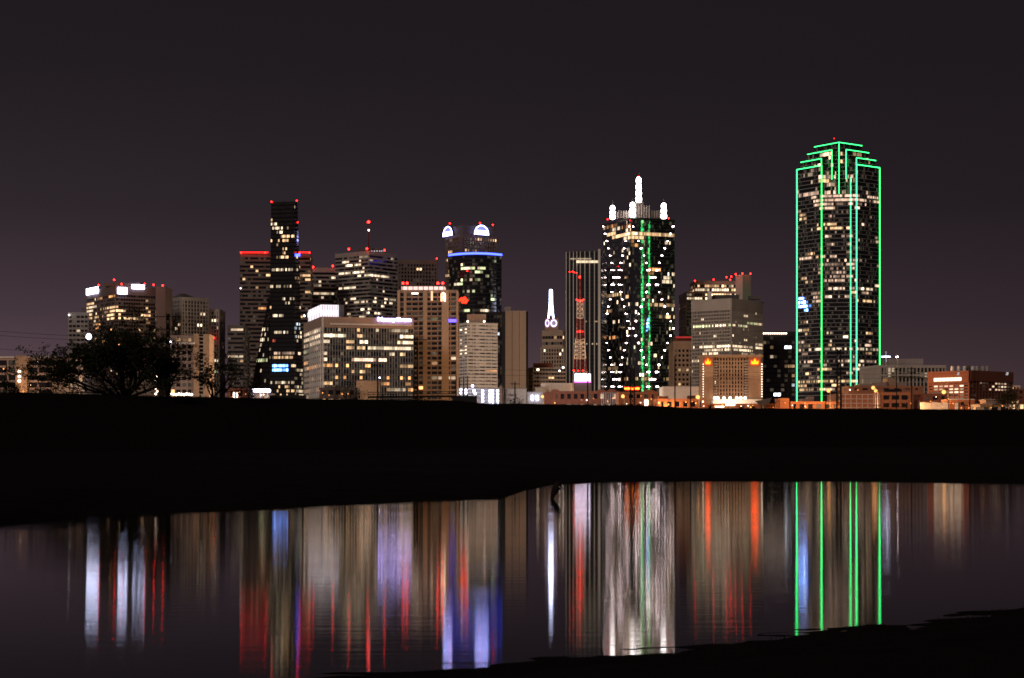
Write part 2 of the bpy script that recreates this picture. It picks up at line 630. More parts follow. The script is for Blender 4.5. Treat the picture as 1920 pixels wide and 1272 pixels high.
# water: a calm, finely rippled mirror; the long streaks come from its micro-roughness at a grazing angle
mw, nt, b = mat_new('pond_water')
nt.nodes.remove(b)
out = nt.nodes['Material Output']
gl = nd(nt, 'ShaderNodeBsdfGlossy', distribution='BECKMANN')
gl.inputs['Color'].default_value = (.95, .95, .97, 1)
gl.inputs['Anisotropy'].default_value = 0.48
tg = nd(nt, 'ShaderNodeCombineXYZ')
tg.inputs[0].default_value = 1.0
nt.links.new(tg.outputs[0], gl.inputs['Tangent'])
df_ = nd(nt, 'ShaderNodeBsdfDiffuse')
df_.inputs['Color'].default_value = (.004, .004, .004, 1)
fr = nd(nt, 'ShaderNodeFresnel')
fr.inputs['IOR'].default_value = 1.33
mxs = nd(nt, 'ShaderNodeMixShader')
tc = nd(nt, 'ShaderNodeTexCoord')
mp = nd(nt, 'ShaderNodeMapping')
mp.inputs['Scale'].default_value = (0.03, 0.22, 1.0)
nt.links.new(tc.outputs['Object'], mp.inputs['Vector'])
nz = nd(nt, 'ShaderNodeTexNoise')
nz.inputs['Scale'].default_value = 1.0
nz.inputs['Detail'].default_value = 5
nt.links.new(mp.outputs[0], nz.inputs['Vector'])
mr = nd(nt, 'ShaderNodeMapRange')
mr.inputs['From Min'].default_value = 0.3
mr.inputs['From Max'].default_value = 0.7
mr.inputs['To Min'].default_value = 0.060
mr.inputs['To Max'].default_value = 0.078
nt.links.new(nz.outputs[0], mr.inputs['Value'])
nt.links.new(mr.outputs[0], gl.inputs['Roughness'])
mp2 = nd(nt, 'ShaderNodeMapping')
mp2.inputs['Scale'].default_value = (0.35, 2.6, 1.0)
nt.links.new(tc.outputs['Object'], mp2.inputs['Vector'])
nz2 = nd(nt, 'ShaderNodeTexNoise')
nz2.inputs['Scale'].default_value = 1.0
nz2.inputs['Detail'].default_value = 3
nt.links.new(mp2.outputs[0], nz2.inputs['Vector'])
bp = nd(nt, 'ShaderNodeBump')
bp.inputs['Strength'].default_value = 1.0
bp.inputs['Distance'].default_value = 0.0017
nt.links.new(nz2.outputs[0], bp.inputs['Height'])
nt.links.new(bp.outputs[0], gl.inputs['Normal'])
nt.links.new(fr.outputs[0], mxs.inputs[0])
nt.links.new(df_.outputs[0], mxs.inputs[1])
nt.links.new(gl.outputs[0], mxs.inputs[2])
nt.links.new(mxs.outputs[0], out.inputs['Surface'])
M['water'] = mw
water = MB().add([(-190, 15, 0), (190, 15, 0), (190, 235, 0), (-190, 235, 0)], [(0, 1, 2, 3)]).build('water', 'water')
water['kind'] = 'structure'

# levee: a straight grass bank running away to the right
LA, LB = Vector((-90.0, 300.0)), Vector((129.0, 430.0))
ldir = (LB - LA).normalized()
lnor = Vector((-ldir.y, ldir.x))
cr_x = [-400, 0, 130, 290, 440, 570, 700, 850, 890, 1040, 1200, 1300, 1480, 1700, 1920, 2400]
cr_y = [733, 735, 738, 743, 745, 748, 749, 751, 756, 758, 760, 765, 766, 767, 769, 771]
def levee_at(t):
    """point on the crest line; t in metres along the line from its left end in view"""
    p = LA + ldir * t
    x = CX + F * p.x / p.y
    z = zt(float(np.interp(x, cr_x, cr_y)), p.y)
    return p, min(z, 13.6)
def levee_px(x):
    k = (x - CX) / F
    t = (k * LA.y - LA.x) / (ldir.x - k * ldir.y)
    return levee_at(t)
prof = [(-54, -.06), (-44, 0.12), (-26, .36), (-12, .74), (-3, .975), (-1.5, 1.0), (2, 1.0), (4, .98), (14, .70), (28, .40), (40, .22), (52, .1)]
m = MB()
ts = list(np.arange(-700, 1100, 4.0))
rngL = random.Random(4)
for t in ts:
    p, z = levee_at(t)
    for o, k in prof:
        w = p + lnor * o
        m.v.append((w.x, w.y, z * k + rngL.uniform(-.05, .05) if k < 1 else z - .1 + rngL.uniform(-.08, .06)))
npf = len(prof)
for i in range(len(ts) - 1):
    for j in range(npf - 1):
        m.f.append((i * npf + j, i * npf + j + 1, (i + 1) * npf + j + 1, (i + 1) * npf + j))
m.f = [f[::-1] for f in m.f]
levee = m.build('levee', 'ground', smooth=True)
levee['kind'] = 'structure'

# weeds along the crest and the near bank
rngG = random.Random(8)
m = MB()
def blade(p, h, w):
    a = rngG.uniform(0, math.pi)
    dx, dy = math.cos(a) * w, math.sin(a) * w
    lx, ly = rngG.uniform(-.35, .35) * h, rngG.uniform(-.35, .35) * h
    m.add([(p[0] - dx, p[1] - dy, p[2] - .05), (p[0] + dx, p[1] + dy, p[2] - .05), (p[0] + lx, p[1] + ly, p[2] + h)], [(0, 1, 2)])
for k in range(9000):
    t = rngG.uniform(-60, 330)
    p, z = levee_at(t)
    w = p + lnor * rngG.uniform(-3, 2.5)
    hh = rngG.uniform(.08, .28) * (1 + 1.6 * max(0, math.sin(t * .21) * math.sin(t * .047 + 1)))
    blade((w.x, w.y, z - .12), hh, .04)
bx = np.array([rngG.uniform(-12, 15) for _ in range(9000)])
by = np.interp(bx, NX, NY) - np.abs(np.array([rngG.gauss(0, 1.6) for _ in range(9000)])) - .05
bz = ground_h(bx, by)
for i in range(9000):
    if bz[i] > 0.01:
        blade((bx[i], by[i], bz[i]), rngG.uniform(.02, .09), .006)
grass = m.build('grass', 'ground')
tag(grass, 'short dark weeds along the levee crest and muddy bank', 'grass')
grass['kind'] = 'stuff'

# ------------------------------------------------------------------ skyline, far ones first
# slim tower block by the edge of the big tree
t = bld('office_block', 'low banded block half hidden by the big tree, white lamp on its corner', 'building',
        front_fp(128, 166, 1500, 40), 586, 1500, wall='conc_grey', fh=4.0, bay=3.4, band=(.5, .3), pier=(.2, .2), p0=.10, tone='nn', seed=3, zmin=30)
beacon(t, 129.5, 591, 1498, .7, 'e_lamp', 'corner_lamp')
pbox(t, 'roof_box', 'conc_dark', 152, 162, 578, 586.5, 1506, 14)

# tower with white roof signs
fp = corner_fp(163, 217, 296, 1450)
L = []
for y in (572, 578.5, 585.5, 592.5, 599.5):
    L += [(163, 181, y - 3, y + 3, .95, 'wn', 2.2)]
for y in (578.5, 585.5, 592.5, 599.5):
    L += [(181, 200, y - 3, y + 3, .35, 'w', .8), (200, 215, y - 3, y + 3, .95, 'w', 1.9), (217, 233, y - 3, y + 3, .95, 'w', 1.9),
          (233, 262, y - 3, y + 3, .3, 'w', 1.0)]
L += [(217, 258, 596.5, 602.5, .9, 'w', 1.8)]
for y in (575, 581, 588, 595, 602):
    L += [(273, 296, y - 3, y + 3, .72, 'w', 1.8)]
L += [(183, 192, 554, 561, .7, 'o', 1.2), (204, 216, 554, 561, .8, 'o', 1.2), (163, 296, 604, 650, .10, 'wo')]
t = bld('office_tower', 'broad dark tower with three glowing white signs under its roofline', 'tower', fp, 536, 1450, wall='granite',
        fh=3.15, bay=2.2, band=(.42, .3), pier=(.10, .2), par=7.5, lit=L, p0=.03, tone='w', seed=5, zmin=28)
pbox(t, 'side_block', 'granite', 292, 310, 537, 660, 1462, 30)
pbox(t, 'roof_box', 'granite', 195, 262, 531, 537, 1462, 20)
def face_panel(root, name, mat, fp_, face, x0, x1, y0, y1, t=0.5, off=0.9):
    """a flat panel on face 0 (left) or 1 (right) of a corner footprint, between columns and rows"""
    p, q = (fp_[0], fp_[1]) if face == 0 else (fp_[1], fp_[2])
    a = (q - p).normalized()
    n = Vector((a.y, -a.x))
    if n.dot(p) > 0:
        n = -n
    def hit(x):
        k = (x - CX) / F
        s = (k * p.y - p.x) / (a.x - k * a.y)
        return p + a * s
    A, B = hit(x0), hit(x1)
    mid = (A + B) / 2 + n * off
    dd = mid.y
    z0, z1 = zt(y1, dd), zt(y0, dd)
    return MB().box((mid.x, mid.y, (z0 + z1) / 2), ((B - A).length, t, z1 - z0), math.atan2(a.y, a.x)).build(name, mat, root)
for f_, r in ((0, (165, 186.5, 540, 551.5)), (1, (220, 237, 539.5, 551.5)), (1, (246, 269.5, 534.5, 542))):
    s = face_panel(t, 'sign_panel', 'e_white', fp, f_, *r, off=1.3)
for x, y in ((185, 535), (228, 533), (271, 533), (288, 534.5), (305, 535.5)):
    beacon(t, x, y, 1446, .85)
beacon(t, 214, 525, 1452, .85, mast=6)

# pale gridded hotel with hipped roof
fp = corner_fp(294, 340, 391, 1520, math.radians(50))
t = bld('hotel_tower', 'pale hotel tower with close window grid and low hipped roof', 'tower', fp, 557, 1520, wall='conc_grey',
        fh=3.3, bay=2.9, band=(.30, .3), pier=(.42, .45), par=3.2, lit=[(294, 391, 575, 640, .07, 'n', 2.0)], p0=.03, tone='nw', seed=8, zmin=25)
c = sum([Vector(p) for p in fp], Vector((0, 0))) / 4
m = MB()
zr = zt(557, 1520) - .05
m.v = [(c.x + (p[0] - c.x) * .62, c.y + (p[1] - c.y) * .62, zr) for p in fp] + [(c.x - 2, c.y, zr + 5.2), (c.x + 2, c.y, zr + 5.2)]
m.f = [(0, 1, 4), (1, 2, 5, 4), (2, 3, 5), (3, 0, 4, 5), (3, 2, 1, 0)]
m.build('roof', 'conc_dark', t)
bld('', '', '', front_fp(391, 411, 1545, 30), 580, 1545, wall='conc_grey', fh=3.3, bay=2.6, band=(.3, .3), pier=(.42, .4), par=2.5,
    lit=[(391, 411, 600, 622, .35, 'n', 1.8), (391, 411, 690, 700, .8, 'g', 1.3)], p0=.08, tone='n', seed=9, parent=t, zmin=25)
beacon(t, 401, 634, 1540, .8)

# dark mid-rise
t = bld('office_block', 'small plain dark block standing left of the red-lined tower', 'building', front_fp(427, 456, 1520, 35), 610, 1520,
        wall='conc_dark', fh=3.9, bay=2.6, band=(.5, .3), pier=(0, .2), lit=[(434, 450, 618, 625, .8, 'wn', 1.5), (427, 456, 666, 673, .6, 'n', 1.3)],
        p0=.02, seed=12, zmin=40)

# red-lined banded tower behind the sloping glass tower
fp = front_fp(450, 582, 1700, 55, 6)
L = [(452, 503, 495, 500, .75, 'n', 1.3), (452, 503, 506, 540, .12, 'w', 1.2), (560, 582, 500, 560, .15, 'w'), (470, 500, 575, 583, .4, 'o')]
t = bld('office_tower', 'dark banded tower with thin red light line along its roof edge', 'tower', fp, 475, 1700, wall='granite',
        fh=4.1, bay=2.6, band=(.45, .45), pier=(0, .2), par=4, lit=L, p0=.03, tone='w', seed=14, zmin=40)
z = zt(474, 1700)
for x0, x1 in ((451, 503), (559, 581)):
    MB().box(((gx(x0, 1698) + gx(x1, 1698)) / 2, 1697.6, z), (gx(x1, 1698) - gx(x0, 1698), .5, .9)).build('light_line', 'e_redline', t)
for x in (452, 497, 562, 580):
    beacon(t, x, 474, 1697, .9)
beacon(t, 451, 541, 1698, .6, 'e_lamp', 'corner_lamp')

# grey banded tower
t = bld('office_tower', 'narrow grey banded tower with two red beacons, pale roof edge', 'tower', front_fp(583, 631, 1800, 45, 4), 502, 1800,
        wall='conc_grey', fh=4.2, bay=2.8, band=(.42, .4), pier=(0, .2), par=5, lit=[(595, 620, 528, 562, .16, 'n', 1.6)], p0=.03, tone='n', seed=17, zmin=70)
for x, y in ((587, 501), (624, 499)):
    beacon(t, x, y, 1798, 1.1)

# dark grid tower
t = bld('office_tower', 'dark brown gridded tower with scattered warm windows behind the condominium', 'tower', front_fp(746, 820, 1900, 50, 5), 487, 1900,
        wall='granite', fh=4.2, bay=3.3, band=(.4, .3), pier=(.4, .5), par=5, lit=[(750, 818, 500, 540, .16, 'nw', 1.8)], p0=.05, tone='w', seed=19, zmin=90)
beacon(t, 819, 485, 1898, .8)

# large banded tower with the antenna
fp = corner_fp(629, 693, 745, 1750)
L = []
for y, a, b_, p in ((487, 655, 680, .7), (494, 640, 680, .85), (499, 640, 690, .6), (512, 636, 682, .8), (517, 670, 740, .75), (539, 634, 690, .5),
                    (537, 720, 736, .8), (560, 634, 668, .5), (565, 632, 690, .75), (571, 645, 660, .8), (557, 700, 740, .35), (563, 718, 740, .6), (569, 722, 740, .8),
                    (578, 676, 695, .6), (590, 640, 740, .2)):
    L.append((a, b_, y - 2.6, y + 2.6, p, 'n', 1.8))
t = bld('skyscraper', 'broad grey banded tower with a tall red-lit antenna on its roof', 'skyscraper', fp, 470.5, 1750, wall='conc_grey',
        fh=3.9, bay=2.5, band=(.44, .45), pier=(0, .2), par=4.5, lit=L, p0=.05, tone='n', seed=21, zmin=80)
pbox(t, 'roof_box', 'conc_dark', 668, 712, 466, 473, 1775, 22)
MB().tube(px(691, 471, 1768), px(691, 419, 1768), .9, .35, 6).build('antenna', 'red_paint', t)
beacon(t, 691, 416.5, 1768, 1.7)
beacon(t, 691.5, 432, 1766, .9, 'e_lamp', 'antenna_lamp')
for x, y in ((654, 467.5), (688, 466.5), (721, 469.5)):
    beacon(t, x, y, 1748, 1.2)
for x in (697, 702, 707, 712, 716):
    beacon(t, x, 471, 1752, .5, 'e_pale', 'roof_lamp')

# ------------------------------------------------------------------ the sloping glass prism tower
D = 1534
t = thing('skyscraper', 'black glass prism tower with sloping flank and red corner beacons', 'skyscraper', (gx(530, D), D + 25, CITY))
def quadface(root, P, nf, nb, band, lit, p0, tone, seed, bright=1.6, wallm='black_matte', off=.25):
    """floor lines and lit windows on a planar quad P = [bottom left, bottom right, top right, top left]"""
    rng = random.Random(seed)
    P = [Vector(p) for p in P]
    n = (P[1] - P[0]).cross(P[3] - P[0]).normalized()
    if n.dot(P[0]) > 0:
        n = -n
    org = base_of(root)
    bl = lambda u, v: (P[0] * (1 - u) + P[1] * u) * (1 - v) + (P[3] * (1 - u) + P[2] * u) * v
    out = []
    for k in range(nf):
        v0, v1 = k / nf, (k + band) / nf
        a, b_, c_, d_ = bl(0, v0), bl(1, v0), bl(1, v1), bl(0, v1)
        mid = (a + b_ + c_ + d_) / 4
        if proj(mid)[1] > 775 or (b_ - a).length < 1:
            continue
        m = MB()
        vs = [a, b_, c_, d_]
        m.add([q + n * .02 - mid for q in vs] + [q + n * .24 - mid for q in vs], [(4, 5, 6, 7), (0, 1, 5, 4), (1, 2, 6, 5), (2, 3, 7, 6), (3, 0, 4, 7)])
        link('spandrel', m.mesh('spandrel', wallm), root, mid - org)
        for i in range(nb):
            u0, u1 = (i + .06) / nb, (i + .94) / nb
            w0, w1 = (k + band + .04) / nf, (k + .97) / nf
            a, b_, c_, d_ = bl(u0, w0), bl(u1, w0), bl(u1, w1), bl(u0, w1)
            mid = (a + b_ + c_ + d_) / 4
            x, y = proj(mid)
            pr, tn, br = p0, tone, bright
            for r in lit:
                if r[0] <= x <= r[1] and r[2] <= y <= r[3]:
                    pr, tn, br = r[4], (r[5] if len(r) > 5 else tone), (r[6] if len(r) > 6 else bright)
            if y < 775 and rng.random() < pr and (b_ - a).length > .6:
                out.append((a, b_, c_, d_, mid, tn, br))
    for a, b_, c_, d_, mid, tn, br in out[:300]:
        m = MB()
        vs = [a, b_, c_, d_]
        m.add([q + n * .03 - mid for q in vs] + [q + n * .12 - mid for q in vs], [(4, 5, 6, 7), (0, 1, 5, 4), (1, 2, 6, 5), (2, 3, 7, 6), (3, 0, 4, 7)])
        o = link('window', m.mesh('window', 'lit'), root, mid - org)
        tt = TONE[rng.choice(tn)]
        kk = br * rng.choice((.2, .35, .6, .9, 1.1, 1.7))
        o.color = (tt[0] * kk, tt[1] * kk, tt[2] * kk, 1)
def at(x, y, d):
    return px(x, y, d)
yb = HY - (CITY - CAMZ) * F / D
dl, dr = D, D + 26
b0, b1, b2 = at(503, yb, D), at(552, yb, D - 2), at(571, yb + .4, D + 30)
t0, t1, t2 = at(508.5, 379, D + 10), at(552, 378, D + 8), at(557.5, 377, D + 20)
bk = lambda p, dx: Vector((p.x + dx, p.y + 34, p.z))
m = MB()
vs = [b0, b1, b2, bk(b2, -10), bk(b0, 2), t0, t1, t2, bk(t2, -6), bk(t0, 1)]
m.add(vs, [(0, 1, 6, 5), (1, 2, 7, 6), (2, 3, 8, 7), (3, 4, 9, 8), (4, 0, 5, 9), (5, 6, 7, 8, 9), (4, 3, 2, 1, 0)])
m.build('shaft', 'glass', t)
wl = at(455, yb, D + 22)
ws = at(503.6, 556, D + 4)
m = MB()
m.add([wl, b0, ws, bk(wl, 6), bk(b0, 1), bk(ws, 1)], [(0, 1, 2), (5, 4, 3), (0, 2, 5, 3), (1, 0, 3, 4), (2, 1, 4, 5)])
m.build('sloping_wing', 'glass', t)
L = [(508, 520, 417, 426, .7, 'n', 2.0), (512, 530, 426, 432, .7, 'n', 2), (520, 530, 433, 440, .8, 'n', 2), (526, 552, 439, 447, .95, 'w', 2.0),
     (508, 540, 447, 455, .25, 'w'), (530, 545, 463, 480, .35, 'w'), (515, 540, 480, 487, .8, 'w', 1.8), (504, 551, 501, 508, .85, 'n', 1.8),
     (505, 552, 537, 544, .45, 'n', 1.5), (510, 552, 556, 572, .35, 'n', 1.8), (504, 540, 592, 598, .35, 'n', 1.8), (515, 540, 622, 628, .7, 'n', 1.8),
     (504, 526, 632, 640, .5, 'r', .8), (513, 552, 655, 664, .8, 'p', .9), (504, 552, 665, 671, .9, 'w', 1.2), (511, 541, 686, 696, .97, 'b', 9.0),  # blue patch: reflection in the glass, put in as glowing panes
     (504, 525, 696, 700, .8, 'n', 1.0), (504, 552, 710, 722, .4, 'n', 1.4), (504, 552, 722, 745, .3, 'w', 1.3)]
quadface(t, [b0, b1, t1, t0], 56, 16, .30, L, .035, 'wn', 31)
quadface(t, [b1, b2, t2, t1], 56, 6, .30, [(552, 572, 520, 535, .25, 'w'), (552, 572, 600, 640, .4, 'cn', 1.6), (552, 572, 665, 670, .9, 'w', 1.2),
                                            (552, 572, 690, 745, .4, 'n', .9)], .04, 'n', 32)
wt = ws * .98 + b0 * .02
quadface(t, [wl, b0, ws, ws + Vector((-.02, 0, 0))], 27, 12, .30, [(470, 503, 670, 680, .7, 'g', 1.3), (480, 503, 590, 640, .16, 'n', 2),
                                                             (465, 503, 708, 712, .5, 'n', 1.5), (465, 503, 715, 722, .6, 'n', 1.5)], .03, 'n', 33, off=.2)
for x, y in ((509, 379.5), (556.5, 377.5)):
    beacon(t, x, y - .8, D + 8, .75)
beacon(t, 558, 417, D + 20, .8)
MB().box((gx(557, D + 10), D + 8, zt(479, D + 10)), (6.0, .6, 2.2)).build('light_line', 'e_blue', t)

# ------------------------------------------------------------------ vaulted tower with the blue ring
D = 1760
t = bld('skyscraper', 'dark tower with two glowing white arches on top and blue light ring', 'skyscraper', corner_fp(835, 866, 932, D + 30, math.radians(58)), 440, D + 30,
        wall='granite', fh=4.1, bay=3.1, band=(.35, .35), pier=(.42, .5), par=2.5,
        lit=[(895, 932, 447, 456, .7, 'w', 1.8), (835, 932, 466, 472, .35, 'w', 1.8), (835, 846, 472, 480, .9, 'w', 2), (836, 844, 484, 491, .9, 'w', 2),
             (835, 845, 514, 523, .9, 'w', 2.4)], p0=.07, tone='w', seed=41, zmin=120)
# barrel-vaulted roof: a cross of two half-round vaults, their ends glowing
def vault(root, name, mat, c, rz, rad, rise, length, y0):
    m = MB()
    n = 14
    ca, sa = math.cos(rz), math.sin(rz)
    prof_ = [(-rad, 0)] + [(-rad * math.cos(math.pi * k / n), rise * math.sin(math.pi * k / n)) for k in range(n + 1)]
    prof_ = prof_[1:]
    vs = []
    for e in (-length / 2, length / 2):
        for a, z in prof_:
            vs.append((c[0] + a * ca - e * sa, c[1] + a * sa + e * ca, y0 + z))
    k = len(prof_)
    fs = [tuple(range(k)), tuple(range(2 * k - 1, k - 1, -1))]
    fs += [(i, k + i, k + (i + 1) % k, (i + 1) % k) for i in range(k)]
    m.add(vs, fs)
    return m.build(name, mat, root)
zv = zt(439, D + 30)
vl, vr = px(842.5, 437, D + 40), px(901, 437, D + 30)
fpv = corner_fp(835, 866, 932, D + 30, math.radians(58))
cen = sum([Vector(p) for p in fpv], Vector((0, 0))) / 4
aL = (fpv[1] - fpv[0]).normalized()
aR = (fpv[2] - fpv[1]).normalized()
MB().prism([cen + (p - cen) * .93 for p in fpv], zv - .3, zt(421.5, D + 30)).build('roof_block', 'conc_dark', t)
for a, hx, rad in ((aL, 842.5, 9.5), (aR, 901, 8.6)):
    n_ = Vector((a.y, -a.x))
    if n_.y > 0:
        n_ = -n_
    p = (fpv[0] + fpv[1]) / 2 if a is aL else fpv[1] + aR * ((fpv[2] - fpv[1]).length * .52)
    k = (hx - CX) / F
    q0 = fpv[0] if a is aL else fpv[1]
    s_ = (k * q0.y - q0.x) / (a.x - k * a.y)
    p = q0 + a * s_
    rz = math.atan2(a.y, a.x)
    v = vault(t, 'vault', 'conc_dark', p - n_ * 9.0, rz, rad, 10.5, 21.0, zv)
    g = vault(t, 'arch_panel', 'e_arch', p + n_ * 1.8, rz, rad * .92, 9.4, .6, zv + .2)
    w_ = rad * .80
    q2 = p + n_ * 2.4
    MB().box((q2.x, q2.y, zv + 2.6), (w_ * 2, .4, 4.4), rz).build('arch_light', 'e_bluewhite', g)
    rim = MB()
    prev = None
    for k2 in range(15):
        an = math.pi * k2 / 14
        v_ = Vector((p.x + n_.x * 2.2 - a.x * rad * math.cos(an), p.y + n_.y * 2.2 - a.y * rad * math.cos(an), zv + .3 + 9.9 * math.sin(an)))
        if prev is not None:
            rim.tube(prev, v_, .42, None, 6)
        prev = v_
    rim.build('arch_rim', 'e_bluewhite', g)
for x, y in ((843.5, 419), (900, 418.5), (924, 422)):
    beacon(t, x, y, D + 20, .8)
# bowed lower shaft in front
pts = []
for k in range(11):
    u = k / 10
    x = 841 + (940 - 841) * u
    pts.append(Vector((gx(x, D), D + 16 * (2 * u - 1) ** 2 - (3 * u))))
pts += [Vector((pts[-1].x, D + 24)), Vector((pts[0].x, D + 24))]
L = []
for y, a, b_, p in ((493, 862, 880, .5), (493, 908, 930, .6), (501, 864, 905, .8), (508, 862, 872, .6), (513, 888, 905, .6), (519, 910, 918, .9),
                    (525, 865, 900, .75), (533, 850, 866, .8), (544, 866, 892, .6), (551, 855, 868, .8), (557, 908, 924, .6), (563, 922, 930, .9), (583, 858, 914, .4)):
    L.append((a, b_, y - 3, y + 3, p, 'ng', 1.7))
bld('', '', '', pts, 475.5, D, wall='black_metal', fh=4.0, bay=2.4, band=(.3, .2), pier=(0, .2), par=2.0, lit=L, p0=.015, tone='n', seed=43, parent=t, zmin=120)
m = MB()
zr = zt(475.8, D)
for i in range(10):
    p, q = pts[i], pts[i + 1]
    a = (q - p).normalized()
    nn = Vector((a.y, -a.x))
    mid = (p + q) / 2 + nn * .9
    m.box((mid.x, mid.y, zr), ((q - p).length + .1, .5, 2.0), math.atan2(a.y, a.x))
m.build('light_ring', 'e_blue', t)
beacon(t, 876, 508.5, D - 6, .8)

# ------------------------------------------------------------------ clock tower with the white spire
D = 1740
t = thing('clock_tower', 'stepped stone tower with two lit clock faces and glowing white spire', 'tower', (gx(1037, D), D + 14, CITY))
bld('', '', '', corner_fp(1014, 1058, 1064, D, math.radians(18)), 651, D, wall='beige', fh=3.9, bay=2.8, band=(.35, .3), pier=(.45, .45), par=2,
    lit=[(1020, 1060, 650, 660, .4, 'n', 2), (1015, 1060, 660, 690, .12, 'n', 2)], p0=.05, tone='w', seed=51, parent=t, zmin=60)
bld('', '', '', corner_fp(1017, 1055, 1060, D + 4, math.radians(18)), 619, D + 4, z0=zt(652, D), wall='beige', fh=5.0, bay=3.0, band=(.5, .4), pier=(.1, .3),
    par=6, lit=[(1022, 1056, 629, 636, .5, 'wn', 2)], p0=.02, tone='w', seed=52, parent=t)
cl = pbox(t, 'clock_block', 'tan', 1022, 1047, 597, 619.5, D + 8, 12)
def disc(root, name, mat, x, y, rx, ry, d, thick=.4, n=20, inner=0):
    c = px(x, y, d)
    sx, sy = rx / F * d, ry / F * d
    m = MB()
    vs = []
    for e in (0, thick):
        for i in range(n):
            a = 2 * math.pi * i / n
            vs.append((c.x + sx * math.cos(a), c.y + e, c.z + sy * math.sin(a)))
        for i in range(n):
            a = 2 * math.pi * i / n
            vs.append((c.x + sx * inner * math.cos(a), c.y + e, c.z + sy * inner * math.sin(a)))
    if inner:
        fs = []
        for i in range(n):
            j = (i + 1) % n
            fs += [(i, j, n + j, n + i), (2 * n + j, 2 * n + i, 3 * n + i, 3 * n + j), (i, 2 * n + i, 2 * n + j, j), (n + j, 3 * n + j, 3 * n + i, n + i)]
        m.add(vs, fs)
    else:
        vs2 = vs[:n] + vs[2 * n:3 * n]
        m.add(vs2, [tuple(range(n)), tuple(range(2 * n - 1, n - 1, -1))] + [(i, n + i, n + (i + 1) % n, (i + 1) % n) for i in range(n)])
    return m.build(name, mat, root)
for x, rx in ((1026.2, 4.0), (1038.3, 6.3)):
    f_ = disc(t, 'clock_face', 'e_face', x, 606.3, rx * .8, 6.0, D + 7.2)
    disc(f_, 'rim_light', 'e_clock', x, 606.3, rx, 7.2, D + 7.0, .3, 20, .66)
    c = px(x, 606.3, D + 6.6)
    MB().box((c.x + .3, c.y, c.z + .4), (.35, .2, 2.6)).box((c.x + .8 * rx / 6, c.y, c.z), (2.0 * rx / 6, .2, .35)).build('clock_hands', 'black_metal', f_)
m = MB()
zb_, zm, zt_ = zt(597, D + 12), zt(572, D + 12), zt(543.5, D + 12)
cx_ = gx(1033, D + 12)
for sx, sy in ((-1, -1), (1, -1), (1, 1), (-1, 1)):
    m.tube((cx_ + sx * 2.5, D + 13 + sy * 2.2, zb_), (cx_ + sx * 1.2, D + 13 + sy * 1.2, zm), .75, .7, 6)
    m.tube((cx_ + sx * 1.2, D + 13 + sy * 1.2, zm), (cx_ + sx * .9, D + 13 + sy * .9, zt_), .7, .7, 6)
for k in range(9):
    z = zb_ + 4 + (zt_ - zb_ - 4) * k / 8
    w = 2.2 if k < 3 else 1.1
    m.box((cx_, D + 13, z), (w * 1.6, w * 1.6, .5))
m.tube((cx_, D + 13, zb_ + 5), (cx_, D + 13, zt_), 1.5, 1.1, 8)
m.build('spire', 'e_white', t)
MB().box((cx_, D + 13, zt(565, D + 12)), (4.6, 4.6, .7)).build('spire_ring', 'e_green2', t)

# ------------------------------------------------------------------ dark tower with white fins
D = 1680
fp = front_fp(1061, 1128, D, 40, -6)
t = bld('skyscraper', 'dark tower striped by thin white vertical fins, lit top floor', 'skyscraper', fp, 472.5, D, wall='black_metal', glass='glass_blue',
        fh=4.0, bay=36, band=(.3, .15), pier=(0, .2), par=1.5, lit=[], p0=0, dim=0, seed=61, zmin=25)
bays = [1061.6, 1068, 1075, 1081.5, 1088, 1096.5, 1105.5, 1114.5]
H = zt(472.5, D) - CITY
for i, x in enumerate(bays):
    k = (x - CX) / F
    a = (fp[1] - fp[0]).normalized()
    s_ = (k * fp[0].y - fp[0].x) / (a.x - k * a.y)
    p = fp[0] + a * s_
    link('fin', MB().box((0, 0, H / 2), (.75, 1.2, H)).mesh('fin', 'silver'), t, Vector((p.x, p.y - .6, CITY)) - base_of(t))
p = Vector((gx(1123.5, D - 6), D - 6.4))
link('fin', MB().box((0, 0, H / 2 + 1), (2.2, 1.6, H + 2)).mesh('fin', 'silver'), t, Vector((p.x, p.y, CITY)) - base_of(t))
rng = random.Random(62)
def row_windows(root, xs, y, d, w, h, tone, bright, name='window'):
    me_ = MB().box((0, 0, 0), (w, .12, h)).mesh(name, 'lit')
    for x in xs:
        o = link(name, me_, root, px(x, y, d) - base_of(root))
        tt = TONE[rng.choice(tone)]
        kk = bright * rng.uniform(.6, 1.2)
        o.color = (tt[0] * kk, tt[1] * kk, tt[2] * kk, 1)
row_windows(t, [1069 + 3.2 * i for i in range(13)], 485.5, D - 7, 1.4, 1.3, 'n', .8)
row_windows(t, [1082 + 2.6 * i for i in range(17)], 491, D - 7, 1.3, 2.4, 'n', 2.0)
row_windows(t, [1077, 1090, 1100, 1111, 1119], 645, D - 7, 1.2, 1.4, 'n', 1.0)
row_windows(t, [1117, 1119, 1121, 1099, 1116], 603, D - 7, 1.0, 1.4, 'w', .5)

